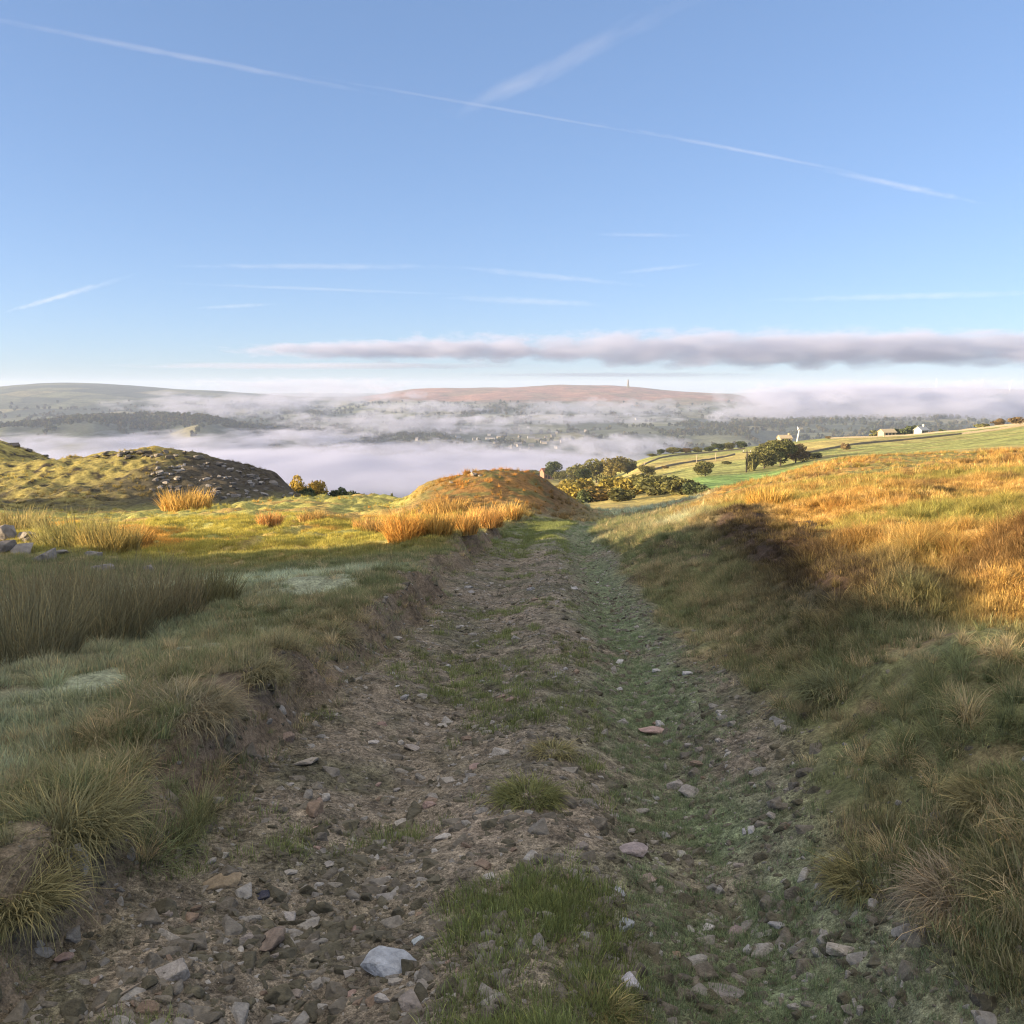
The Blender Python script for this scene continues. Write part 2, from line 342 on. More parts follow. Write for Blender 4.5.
def leaf_mat(name, trans=.35, lo=.65, hi=1.65, tip=(1.17, 1.1, .98)):
    """blades and leaves: tint per plant, a shade of its own per blade, drier tips"""
    m, nt, out = mat(name); L = nt.links.new
    ti = N(nt, 'ShaderNodeAttribute', attribute_type='INSTANCER', attribute_name='tint')
    bl = N(nt, 'ShaderNodeAttribute', attribute_name='bl'); sep = N(nt, 'ShaderNodeSeparateColor'); L(bl.outputs['Color'], sep.inputs[0])
    mr = N(nt, 'ShaderNodeMapRange'); L(sep.outputs[0], mr.inputs[0]); mr.inputs[3].default_value = lo; mr.inputs[4].default_value = hi
    a = N(nt, 'ShaderNodeMix', data_type='RGBA', blend_type='MULTIPLY'); a.inputs[0].default_value = 1
    L(ti.outputs['Color'], a.inputs[6]); L(mr.outputs[0], a.inputs[7])
    b = N(nt, 'ShaderNodeMix', data_type='RGBA', blend_type='MULTIPLY'); L(sep.outputs[1], b.inputs[0]); L(a.outputs[2], b.inputs[6]); b.inputs[7].default_value = (*tip, 1)
    # some blades are dead and bleached
    md = N(nt, 'ShaderNodeMapRange'); L(sep.outputs[2], md.inputs[0]); md.inputs[1].default_value = .80; md.inputs[2].default_value = .92
    dd = N(nt, 'ShaderNodeMix', data_type='RGBA', blend_type='MULTIPLY'); L(md.outputs[0], dd.inputs[0]); L(b.outputs[2], dd.inputs[6]); dd.inputs[7].default_value = (1.58, 1.40, 1.2, 1); b = dd
    df = N(nt, 'ShaderNodeBsdfDiffuse'); tr = N(nt, 'ShaderNodeBsdfTranslucent'); ms = N(nt, 'ShaderNodeMixShader'); ms.inputs[0].default_value = trans
    L(b.outputs[2], df.inputs[0]); L(b.outputs[2], tr.inputs[0]); L(df.outputs[0], ms.inputs[1]); L(tr.outputs[0], ms.inputs[2]); L(ms.outputs[0], out.inputs[0])
    return m
def stone_mat(name, inst=True):
    m, nt, out = mat(name); L = nt.links.new
    ti = N(nt, 'ShaderNodeAttribute', attribute_type='INSTANCER', attribute_name='tint')
    tc = N(nt, 'ShaderNodeTexCoord')
    b = setin(N(nt, 'ShaderNodeBsdfPrincipled'), Roughness=.8); b.inputs['Specular IOR Level'].default_value = .3
    t = setin(N(nt, 'ShaderNodeTexNoise'), Scale=2.2, Detail=6., Roughness=.65); L(tc.outputs['Object'], t.inputs['Vector'])
    mr = N(nt, 'ShaderNodeMapRange'); L(t.outputs['Fac'], mr.inputs[0]); mr.inputs[1].default_value=.3; mr.inputs[2].default_value=.7; mr.inputs[3].default_value=.6; mr.inputs[4].default_value=1.35
    a = N(nt, 'ShaderNodeMix', data_type='RGBA', blend_type='MULTIPLY'); a.inputs[0].default_value = 1
    L(ti.outputs['Color'], a.inputs[6]); L(mr.outputs[0], a.inputs[7])
    # lichen and dirt patches
    t2 = setin(N(nt, 'ShaderNodeTexNoise'), Scale=1.3, Detail=5., Roughness=.7); L(tc.outputs['Object'], t2.inputs['Vector'])
    m2 = N(nt, 'ShaderNodeMapRange'); L(t2.outputs['Fac'], m2.inputs[0]); m2.inputs[1].default_value=.55; m2.inputs[2].default_value=.68; m2.inputs[4].default_value=.6
    c = N(nt, 'ShaderNodeMix', data_type='RGBA'); L(m2.outputs[0], c.inputs[0]); L(a.outputs[2], c.inputs[6]); c.inputs[7].default_value = (.13,.115,.075,1)
    L(c.outputs[2], b.inputs['Base Color'])
    bp = setin(N(nt, 'ShaderNodeBump'), Strength=.5, Distance=.1); L(t.outputs['Fac'], bp.inputs['Height']); L(bp.outputs[0], b.inputs['Normal'])
    L(b.outputs[0], out.inputs[0]); return m
def plain_mat(name, col, rough=.8, var=.25, scale=3.):
    m, nt, out = mat(name); L = nt.links.new
    b = setin(N(nt, 'ShaderNodeBsdfPrincipled'), Roughness=rough)
    tc = N(nt, 'ShaderNodeTexCoord'); t = setin(N(nt, 'ShaderNodeTexNoise'), Scale=scale, Detail=4.); L(tc.outputs['Object'], t.inputs['Vector'])
    mr = N(nt, 'ShaderNodeMapRange'); L(t.outputs['Fac'], mr.inputs[0]); mr.inputs[3].default_value=1-var; mr.inputs[4].default_value=1+var
    a = N(nt, 'ShaderNodeMix', data_type='RGBA', blend_type='MULTIPLY'); a.inputs[0].default_value = 1; a.inputs[6].default_value = (*col, 1); L(mr.outputs[0], a.inputs[7])
    L(a.outputs[2], b.inputs['Base Color']); L(b.outputs[0], out.inputs[0]); return m
def fog_mat(name, dens, col=(.57,.60,.77), nscale=(1, 1, 1), detail=4., edge=.9, soft=.35, rough=.62, aniso=.0, step=.25, seed=0.):
    """mist inside a unit ball (object space), eaten at its edges by noise"""
    m, nt, out = mat(name); L = nt.links.new
    tc = N(nt, 'ShaderNodeTexCoord'); ln = N(nt, 'ShaderNodeVectorMath', operation='LENGTH'); L(tc.outputs['Object'], ln.inputs[0])
    mp = N(nt, 'ShaderNodeMapping'); mp.inputs['Scale'].default_value = nscale; mp.inputs['Location'].default_value = (seed, seed*.7, seed*1.3); L(tc.outputs['Object'], mp.inputs[0])
    t = setin(N(nt, 'ShaderNodeTexNoise'), Scale=1., Detail=detail, Roughness=rough); L(mp.outputs[0], t.inputs['Vector'])
    # density = smoothstep(1 - |p| + edge*(noise-.5)*2)
    v = math_n(nt, 'ADD', math_n(nt, 'SUBTRACT', 1-edge*.28, ln.outputs['Value']), math_n(nt, 'MULTIPLY', math_n(nt, 'SUBTRACT', t.outputs['Fac'], .5), 2*edge))
    mr = N(nt, 'ShaderNodeMapRange', interpolation_type='SMOOTHSTEP'); L(v, mr.inputs[0]); mr.inputs[1].default_value=0; mr.inputs[2].default_value=soft; mr.inputs[3].default_value=0; mr.inputs[4].default_value=dens
    lim = N(nt, 'ShaderNodeMapRange', interpolation_type='SMOOTHSTEP'); L(ln.outputs['Value'], lim.inputs[0]); lim.inputs[1].default_value=.98; lim.inputs[2].default_value=.8
    d = math_n(nt, 'MULTIPLY', mr.outputs[0], lim.outputs[0])
    p = N(nt, 'ShaderNodeVolumePrincipled'); p.inputs['Color'].default_value = (*col, 1); p.inputs['Anisotropy'].default_value = aniso
    L(d, p.inputs['Density']); L(p.outputs[0], out.inputs['Volume'])
    m.cycles.volume_step_rate = step
    return m
def even_vol(name, dens, col, aniso=0.):
    m, nt, out = mat(name); p = N(nt, 'ShaderNodeVolumePrincipled')
    p.inputs['Color'].default_value = (*col, 1); p.inputs['Density'].default_value = dens; p.inputs['Anisotropy'].default_value = aniso
    nt.links.new(p.outputs[0], out.inputs['Volume']); return m

M_TRACK = ground_mat('stony_soil', (9., 45., 160.), .62, 1.0, .03)
M_MOOR = ground_mat('moor_turf', (4., 28., 130.), .42, .9, .05)
M_FIELD = ground_mat('field_turf', (.12, 1.1), .55, .8, .8)
M_HILL = ground_mat('hill_cover', (.02, .11), .35, .8, 6.)
M_GRASS = leaf_mat('grass_blades')
M_LEAF = leaf_mat('leaves', .25, .40, 1.6, (1.15, 1.1, .85))
M_STONE = stone_mat('gritstone')

# ------------------------------------------------------------------ terrain sheet
def build_terrain():
    fine = np.arange(-39.5, 39.51, .155); coarse = np.concatenate([np.arange(-180, -39.6, 4.0), [-40.5]]), np.concatenate([[40.5], np.arange(44, 180.1, 4.0)])
    th = np.radians(np.unique(np.round(np.concatenate([coarse[0], fine, coarse[1]]), 4)))
    rr = .35*np.exp(np.arange(0, math.log(10200/.35), .0047))
    T, RR = np.meshgrid(th, rr); X = np.sin(T)*RR; Y = np.cos(T)*RR
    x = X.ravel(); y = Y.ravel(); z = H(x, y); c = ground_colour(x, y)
    nr, nth = T.shape
    i = np.arange((nr-1)*(nth-1)); a = (i//(nth-1))*nth + i % (nth-1)
    F4 = np.stack([a, a+1, a+nth+1, a+nth], 1)[:, ::-1]
    V = np.stack([x, y, z], 1)
    fx = x[F4].mean(1); fy = y[F4].mean(1); fr = np.hypot(fx, fy)
    s, wl, wr = track(fx, fy)
    trk = (s > -wl-.05) & (s < wr+.05) & (fy > -30) & (fy < 38)
    # close the small hole under the camera
    for name, msk, m in (('dirt_track', trk, M_TRACK), ('moorland_ground', ~trk & (fr < 100), M_MOOR), ('field_ground', ~trk & (fr >= 100) & (fr < 800), M_FIELD), ('far_hills', ~trk & (fr >= 800), M_HILL)):
        ff = F4[msk]; used = np.unique(ff); re = np.zeros(len(V), np.int64); re[used] = np.arange(len(used))
        f2 = re[ff]; v2 = V[used]; c2 = c[used]
        me = mesh_np(name, v2, f2, c2, 'col', (m,), True)
        tag(obj(name, me), kind='structure')
build_terrain()

# ------------------------------------------------------------------ air: haze, valley fog, clouds, contrails
bm = bmesh.new(); add_box(bm, -10800, 10800, -10800, 10800, -420, 75)
tag(bm_obj('haze', bm, [even_vol('air', HAZE, (.62, .74, 1.0))]), kind='stuff')

def ball(name, loc, scale, m, rz=0.):
    bm = bmesh.new(); bmesh.ops.create_icosphere(bm, subdivisions=3, radius=1.0)
    o = bm_obj(name, bm, [m]); o.location = loc; o.scale = scale; o.rotation_euler = (0, 0, rz); return o
def fog(label, u, v, y, w, h, d, dens, nsc, **kw):
    """u, v: middle in the photo; w, h in photo pixels there; d: depth in metres"""
    p = px(u, v, y); k = y/FPX
    o = ball('fog_bank', p, (w*k/2, d/2, h*k/2), fog_mat('valley_mist', dens, nscale=nsc, seed=u*.37+v, **kw))
    tag(o, label, 'fog', 'banks of mist in the valley', 'stuff'); return o
fog('flat lilac mist filling the valley floor below the mounds', 250, 476, 1450, 1300, 66, 1100, 0.0125, (7, 1.2, 3), edge=0.62, soft=0.42, detail=6.)
fog('mist bank drifting in front of the dark wooded ridge', 180, 440, 2050, 560, 30, 500, 0.0054, (9, 1.2, 2.5), edge=1.01, soft=0.36, detail=6.)
fog('low billowing mist at the foot of the wooded ridge', 110, 449, 1850, 620, 40, 500, 0.0090, (9, 1.2, 2.5), edge=0.90, soft=0.42, detail=6.)
fog('torn mist above the village on the left', 400, 424, 2500, 330, 34, 500, 0.0040, (8, 1.2, 2), edge=1.12, soft=0.30, detail=6.)
fog('thin veil of mist hanging over the village roofs', 500, 430, 2400, 240, 16, 300, .0026, (7, 1.2, 2), edge=1.10, soft=.35, detail=6.)
fog('mist plume lying right of the village', 620, 446, 2050, 230, 32, 500, 0.0054, (6, 1.2, 2), edge=0.90, soft=0.36, detail=6.)
fog('mist streak across the brown moor slope', 600, 409, 3100, 300, 30, 400, 0.0036, (9, 1.2, 2), edge=1.12, soft=0.30, detail=6.)
fog('mist filling the side valley left of the moor', 430, 408, 3200, 190, 22, 400, 0.0040, (6, 1.2, 2), edge=1.06, soft=0.30, detail=6.)
fog('broad pink mist bank behind the right hand fields', 930, 412, 3000, 600, 84, 900, 0.0072, (8, 1.2, 2.5), edge=0.90, soft=0.36, detail=6.)
fog('puff of mist at the right end of the brown moor', 780, 404, 3100, 200, 54, 400, 0.0040, (5, 1.2, 2.5), edge=1.01, soft=0.36, detail=6.)
fog('pink billow standing up behind the white turbine', 800, 396, 3200, 150, 40, 400, 0.0063, (5, 1.2, 2.5), edge=1.01, soft=0.30, detail=6.)
fog('pale billow in the middle of the right hand mist bank', 890, 395, 3300, 200, 30, 400, 0.0054, (6, 1.2, 2.5), edge=1.01, soft=0.30, detail=6.)
fog('grey mist lying along the side of the moor above the village', 560, 420, 2750, 420, 20, 400, 0.0036, (10, 1.2, 2), edge=1.12, soft=0.30, detail=6.)
fog('small billow rising from the flat mist under the end of the wooded ridge', 300, 437, 1980, 190, 26, 300, .0075, (5, 1.2, 2.5), edge=.95, soft=.35, detail=6.)
fog('small billow rising from the flat mist on the left', 70, 440, 1950, 200, 22, 300, .0075, (6, 1.2, 2.5), edge=.95, soft=.35, detail=6.)
fog('small billow rising from the flat mist below the village', 430, 446, 2050, 240, 18, 300, .0060, (7, 1.2, 2.5), edge=.95, soft=.35, detail=6.)
fog('mist rolling over the left hand hills', 230, 405, 2900, 300, 40, 500, 0.0040, (8, 1.2, 2.5), edge=1.12, soft=0.30, detail=6.)
fog('mist wreath between the left hills and the moor', 340, 396, 3900, 240, 30, 600, 0.0032, (7, 1.2, 2), edge=1.06, soft=0.36, detail=6.)
fog('pale mist on the far left skyline', 300, 385, 4700, 320, 22, 700, 0.0023, (7, 1.2, 2), edge=1.01, soft=0.36, detail=6.)

# ------------------------------------------------------------------ scatter by geometry nodes (uncountable grass, gravel, far woods)
def scatter_group(coll):
    ng = bpy.data.node_groups.new('scatter', 'GeometryNodeTree')
    ng.interface.new_socket('Geometry', in_out='INPUT', socket_type='NodeSocketGeometry')
    ng.interface.new_socket('Geometry', in_out='OUTPUT', socket_type='NodeSocketGeometry')
    gi = ng.nodes.new('NodeGroupInput'); go = ng.nodes.new('NodeGroupOutput'); ip = ng.nodes.new('GeometryNodeInstanceOnPoints')
    ci = ng.nodes.new('GeometryNodeCollectionInfo'); ci.inputs['Collection'].default_value = coll; ci.inputs['Separate Children'].default_value = True; ci.inputs['Reset Children'].default_value = True
    def na(name, t):
        n = ng.nodes.new('GeometryNodeInputNamedAttribute'); n.data_type = t; n.inputs['Name'].default_value = name
        return [o for o in n.outputs if o.enabled][0]
    ip.inputs['Pick Instance'].default_value = True; L = ng.links.new
    L(gi.outputs[0], ip.inputs['Points']); L(ci.outputs[0], ip.inputs['Instance']); L(na('idx', 'INT'), ip.inputs['Instance Index'])
    L(na('rot', 'FLOAT_VECTOR'), ip.inputs['Rotation']); L(na('scl', 'FLOAT_VECTOR'), ip.inputs['Scale']); L(ip.outputs[0], go.inputs[0])
    return ng
def proto_coll(name, meshes):
    c = bpy.data.collections.new(name)
    for me in meshes: c.objects.link(bpy.data.objects.new(name, me))
    return c
def scatter(name, coll, P, rot, scl, idx, tint):
    me = bpy.data.meshes.new(name); n = len(P)
    me.vertices.add(n); me.vertices.foreach_set('co', np.asarray(P, np.float32).ravel())
    for an, t, dt, key in (('rot', 'FLOAT_VECTOR', rot, 'vector'), ('scl', 'FLOAT_VECTOR', scl, 'vector')):
        a = me.attributes.new(an, t, 'POINT'); a.data.foreach_set(key, np.asarray(dt, np.float32).ravel())
    a = me.attributes.new('idx', 'INT', 'POINT'); a.data.foreach_set('value', np.asarray(idx, np.int32))
    a = me.attributes.new('tint', 'FLOAT_COLOR', 'POINT'); a.data.foreach_set('color', np.c_[tint, np.ones(n)].astype(np.float32).ravel())
    o = obj(name, me); md = o.modifiers.new('scatter', 'NODES'); md.node_group = scatter_group(coll)
    return tag(o, kind='stuff')

rng = np.random.default_rng(7)
def blades(n, r0, h, hj, lean, leanj, w, droop, seed, seg=3, rp=.5):
    """n arching blades from a round base; attribute bl = (shade of the blade, height along it)"""
    g = np.random.default_rng(seed)
    az = g.uniform(0, 2*np.pi, n); rad = r0*g.uniform(0, 1, n)**rp
    bx, by = rad*np.cos(az), rad*np.sin(az)
    az2 = az + g.normal(0, .7, n); ln = np.clip(g.normal(lean, leanj, n)*(.35+.65*rad/r0), 0.02, 1.5)
    L = h*np.clip(g.normal(1, hj, n), .35, 1.7); ww = w*g.uniform(.7, 1.3, n); dr = droop*g.uniform(.4, 1.5, n)
    T = np.linspace(0, 1, seg+1); V = []; A = []
    sh = g.uniform(0, 1, n); dead = g.uniform(0, 1, n); sx, sy = -np.sin(az2), np.cos(az2)
    x = bx.copy(); y = by.copy(); z = np.full(n, -.02*h); ang = ln.copy()
    pts = [(x.copy(), y.copy(), z.copy())]
    for k in range(seg):
        d = L/seg; x = x + np.sin(ang)*np.cos(az2)*d; y = y + np.sin(ang)*np.sin(az2)*d; z = z + np.cos(ang)*d; ang = ang + dr
        pts.append((x.copy(), y.copy(), z.copy()))
    Fc = []; base = 0
    for k, (x, y, z) in enumerate(pts):
        hw = ww*.5*(1-.92*T[k]**1.6)
        V += [np.stack([x-sx*hw, y-sy*hw, z], 1), np.stack([x+sx*hw, y+sy*hw, z], 1)]
        a = np.stack([sh, np.full(n, T[k]), dead], 1); A += [a, a]
    V = np.concatenate(V); A = np.concatenate(A); i = np.arange(n)
    for k in range(seg):
        a = 2*k*n; Fc.append(np.stack([a+i, a+n+i, a+3*n+i, a+2*n+i], 1))
    return V, np.concatenate(Fc), A
def blade_mesh(name, *a, **k):
    V, Fc, A = blades(*a, **k); return mesh_np(name, V, Fc, A, 'bl', (M_GRASS,))
short = proto_coll('short_grass', [blade_mesh('short_grass', 70, .10, .055, .4, .5, .3, .0040, .25, 10+i, seg=2) for i in range(4)])
tuft = proto_coll('moor_grass', [blade_mesh('moor_grass', 130, .09, .26, .35, .55, .3, .0055, .42, 20+i) for i in range(3)] + [blade_mesh('moor_grass', 120, .14, .22, .4, 1.0, .4, .0055, .5, 28+i) for i in range(3)])
broad = proto_coll('far_grass', [blade_mesh('far_grass', 60, .16, .30, .35, .55, .3, .016, .35, 40+i, seg=2) for i in range(4)])

def sample(n, r0, r1, pw, t0=-48, t1=48):
    n = int(n*1.33)
    """points in the wedge the view can see; pw 1 = evenly by area, <1 = denser near by"""
    th = np.radians(rng.uniform(t0, t1, n)); u = rng.uniform(0, 1, n)
    r = (r0**(2*pw) + u*(r1**(2*pw)-r0**(2*pw)))**(1/(2*pw)); return np.sin(th)*r, np.cos(th)*r
def slope_rot(n, tilt=.15): return np.c_[rng.normal(0, tilt, n), rng.normal(0, tilt, n), rng.uniform(0, 6.283, n)]
def put(name, coll, nk, x, y, size, tint, tilt=.15, flat=1.0, sink=0.0):
    n = len(x); z = H(x, y) - sink*size
    scatter(name, coll, np.c_[x, y, z], slope_rot(n, tilt), np.c_[size, size, size*flat], rng.integers(0, nk, n), tint)

def tuft_tint(x, y, zz):
    n = len(x); a = rng.uniform(0, 1, n); n1 = .5+.5*fbm(x*.5, y*.5, 3, 201); n2 = .5+.5*fbm(x*.16, y*.16, 2, 203); s_ = zones(x, y)[1]; n2 = n2 + .26*sst(-1.85, -2.3, s_)*sst(-6.5, -5, s_)*sst(15, 11, y)
    t = lerp(np.tile(C3(.155,.175,.095),(n,1)), C3(.26,.225,.145), sst(.42,.75,n1*.6+a*.4))
    t = lerp(t, C3(.44,.49,.38), sst(.48,.68,n2)*.88)
    t = lerp(t, C3(.38,.31,.20), (a>.85)*.8)
    m = lerp(np.tile(C3(.35,.25,.095),(n,1)), C3(.23,.22,.085), sst(.48,.66,n1*.7+a*.3)); m = lerp(m, C3(.25,.13,.05), (a>.84)*.7); m = lerp(m, C3(.52,.40,.20), ((a>.68)&(a<.8))*.8); m = lerp(m, C3(.11,.075,.045), sst(.60,.72,.5+.5*fbm(x*.7,y*.7,2,207))*.8); m = lerp(m, C3(.20,.22,.075), sst(.58,.7,.5+.5*fbm(x*.3,y*.3,2,209))*.7)
    t = lerp(t, m, zz['moor'])
    t = lerp(t, lerp(np.tile(C3(.32,.31,.09),(n,1)), C3(.44,.29,.09), sst(.5,.72,n1)), zz['meadow'])
    t = lerp(t, lerp(np.tile(C3(.36,.20,.06),(n,1)), C3(.20,.16,.055), (a>.6)*.8), zz['cm'])
    t = lerp(t, C3(.09,.07,.045), zz['cm']*sst(.6,2.0,x)*.8)  # shade of the centre mound's right flank put into the grass tint
    t = lerp(t, lerp(np.tile(C3(.30,.26,.085),(n,1)), C3(.10,.09,.06), np.maximum(sst(-26,-19,x), .75*sst(57,51,y))), zz['lm'])  # left mound grass: shade of right side and front put into the tint
    t = lerp(t, lerp(np.tile(C3(.07,.055,.038),(n,1)), C3(.15,.12,.06), (a>.7)*1.0), np.clip(zz['lip']*1.7,0,1))  # dark plants on the lip, shade of the shadow edge included in the tint
    t = t*lerp(np.tile(C3(1.05,1.08,1.05),(n,1)), C3(1.15,1.1,1.), np.clip(zz['moor']+zz['cm']+zz['lm']+zz['meadow'],0,1))
    return t*rng.uniform(.8, 1.2, n)[:,None]
def keep(m, *a): return [q[m] for q in a]

# short turf: everywhere but the bare track; on the track only in patches
x, y = sample(85000, 1.0, 34, .45); r, s, wl, wr, zz = zones(x, y)
patch = .5+.5*fbm(x*1.3, y*1.0, 3, 211)
ridge = np.exp(-((s-.12)/.26)**2)*sst(6.5, 4, y)*1.1 + np.exp(-((s-.85)/.42)**2)*1.35*sst(14,7,y)
p = np.where(zz['trk'] > .5, np.where(s<.45, .75*sst(.44,.62,patch), sst(.22,.40,patch))*ridge + .45*np.exp(-((s+.55)/.5)**2)*sst(.52,.66,patch) + .10*sst(.5,.7,patch) + .75*sst(17,24,y)*sst(.3,.55,patch), sst(.25,.5,patch)*.95*np.where((s<0)&(-s-wl<.38), .15, 1))
m = rng.uniform(0, 1, len(x)) < p; x, y = keep(m, x, y); r, s, wl, wr, zz = zones(x, y)
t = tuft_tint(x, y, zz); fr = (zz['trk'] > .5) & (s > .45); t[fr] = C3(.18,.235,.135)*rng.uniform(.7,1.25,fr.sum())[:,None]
gr = (zz['trk'] > .5) & (s <= .45); t[gr] = C3(.17,.205,.085)*rng.uniform(.7,1.25,gr.sum())[:,None]
sz = rng.uniform(.5, 1.1, len(x))*np.where(zz['trk']>.5, np.where(s>.45,.42,.75), 1.0)*(1+.6*sst(10,25,r))
put('short_grass', short, 4, x, y, sz, t)
# moor grass tussocks beside the track
x, y = sample(48000, .9, 30, .6); r, s, wl, wr, zz = zones(x, y)
cl = .5+.5*fbm(x*.8, y*.8, 3, 221)
left = s < 0
p = np.where(left, np.maximum(sst(.22, .42, -s-wl), .12*(-s-wl > 0))*(.30+.70*sst(.35,.6,cl)), sst(-.05, .5, s-wr)*(.30+.7*sst(.35,.62,cl)))
p = p*(1-.6*np.clip(zz['lip']*1.4,0,1))
p = p*(1-.85*sst(.58,.66,.5+.5*fbm(x*.9,y*.9,2,83))*(s>0)*(y<17))
p = p*(1-.75*zz['meadow'])*(1-.88*sst(-1.95,-2.35,s)*sst(2.5,4,y)*sst(20,16,y)*sst(-9,-7.5,s))
m = rng.uniform(0, 1, len(x)) < p; x, y = keep(m, x, y); r, s, wl, wr, zz = zones(x, y)
cl = .5+.5*fbm(x*.8, y*.8, 3, 221)
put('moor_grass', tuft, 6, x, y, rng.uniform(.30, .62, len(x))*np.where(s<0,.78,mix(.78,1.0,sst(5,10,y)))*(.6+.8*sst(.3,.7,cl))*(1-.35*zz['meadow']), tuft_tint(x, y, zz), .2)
# the moor further off
x, y = sample(42000, 22, 105, .75); r, s, wl, wr, zz = zones(x, y)
cl = .5+.5*fbm(x*.35, y*.35, 3, 231)
p = (1-zz['trk'])*(.25+.75*sst(.35,.6,cl))*(1-.55*zz['meadow'])*(1-.35*zz['lm'])
m = rng.uniform(0, 1, len(x)) < p; x, y = keep(m, x, y); r, s, wl, wr, zz = zones(x, y)
cl = .5+.5*fbm(x*.35, y*.35, 3, 231)
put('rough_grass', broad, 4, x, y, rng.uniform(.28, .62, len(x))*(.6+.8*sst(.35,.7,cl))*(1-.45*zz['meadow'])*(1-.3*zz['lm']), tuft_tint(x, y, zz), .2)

# ------------------------------------------------------------------ stones
def stone_mesh(name, seed, flat=.6, n=16, bev=.06):
    g = random.Random(seed); bm = bmesh.new()
    for _ in range(n):
        v = Vector((g.gauss(0,1), g.gauss(0,1), g.gauss(0,1))).normalized()
        v = Vector((max(-.78, min(.78, v.x*1.1)), max(-.7, min(.7, v.y*1.0))*.85, max(-.72, min(.72, v.z))*flat)); bm.verts.new(v*g.uniform(.85, 1.05))
    r = bmesh.ops.convex_hull(bm, input=bm.verts); bmesh.ops.delete(bm, geom=[e for e in r['geom_interior'] if isinstance(e, bmesh.types.BMVert)], context='VERTS')
    bmesh.ops.dissolve_limit(bm, angle_limit=.22, verts=bm.verts, edges=bm.edges)
    bmesh.ops.bevel(bm, geom=list(bm.edges), offset=bev, segments=2, profile=.6, affect='EDGES', clamp_overlap=True)
    bmesh.ops.triangulate(bm, faces=bm.faces)
    if bev < .08:                      # chipped, pitted faces on the larger stones
        bmesh.ops.subdivide_edges(bm, edges=[e for e in bm.edges if e.calc_length() > .16], cuts=2, use_grid_fill=True)
        bmesh.ops.triangulate(bm, faces=bm.faces)
        for v in bm.verts:
            q = v.co*4.2; w_ = v.co*11
            v.co *= 1 + .045*float(noise(q.x+q.z, q.y-q.z*.7, seed)) + .022*float(noise(w_.x+w_.z, w_.y-w_.z, seed+1))
    bmesh.ops.recalc_face_normals(bm, faces=bm.faces)
    me = bpy.data.meshes.new(name); bm.to_mesh(me); bm.free(); me.materials.append(M_STONE); return me
STONES = [stone_mesh('stone', 100+i, (.42,.6,.75)[i % 3]) for i in range(9)]
grav = proto_coll('gravel', [stone_mesh('gravel', 200+i, (.5,.7)[i % 2], 11, .09) for i in range(6)])
x, y = sample(130000, 1.2, 28, .4, -36, 34); r, s, wl, wr, zz = zones(x, y)
cl = .5+.5*fbm(x*1.5, y*1.1, 3, 241)
bnk = sst(-.1,.05,-s-wl)*sst(.6,.4,-s-wl)*sst(30,24,y) + .5*sst(-.3,0,s-wr)*sst(.8,.3,s-wr)
p = np.clip(zz['trk']+.45*bnk,0,1)*(.32+.68*sst(.38,.62,cl)*(.45+.55*np.exp(-((s+.6)/.6)**2)+.4*np.exp(-((s-1.05)/.4)**2)))
m = rng.uniform(0, 1, len(x)) < p; x, y = keep(m, x, y); n = len(x)
sz = np.minimum(.0115*rng.uniform(.012, 1, n)**-.6, .075); a = rng.uniform(0, 1, n)
t = lerp(np.tile(C3(.165,.147,.12),(n,1)), C3(.34,.325,.31), (a>.80)*rng.uniform(.2,1,n)); t = lerp(t, C3(.11,.10,.07), (a<.42)*1.0)
put('gravel', grav, 6, x, y, sz, t*C3(1.10,1.08,1.02)*rng.uniform(.7,1.2,n)[:,None], .35, 1.0, .25)

def stone(u, v, wpx, label, tint=(.25,.24,.23), flat=1.0, rz=None, k=None, group=None, asp=1.0, name='stone', cat='stone', tilt=.12, sink=.5):
    g = random.Random(int(u*31+v*17)); p = ground(u, v)
    d = math.hypot(p.x, p.y); sz = wpx*math.sqrt(d*d+(CZ-p.z)**2)/FPX*.62
    o = obj(name, STONES[g.randrange(9) if k is None else k])
    fz = sz*flat; o.scale = (sz, sz*asp, fz); o.location = (p.x, p.y, p.z + fz*(.55-sink)*.6)
    o.rotation_euler = (g.gauss(0, tilt), g.gauss(0, tilt), g.uniform(0, 6.28) if rz is None else rz); o['tint'] = tuple(float(c)*q for c, q in zip(tint, (1.15,1.08,1.0)))
    return tag(o, label, cat, group)
GREY, PALE, PINK, BLUE, BROWN = (.24,.22,.205), (.38,.39,.41), (.30,.225,.20), (.33,.37,.43), (.22,.17,.13)
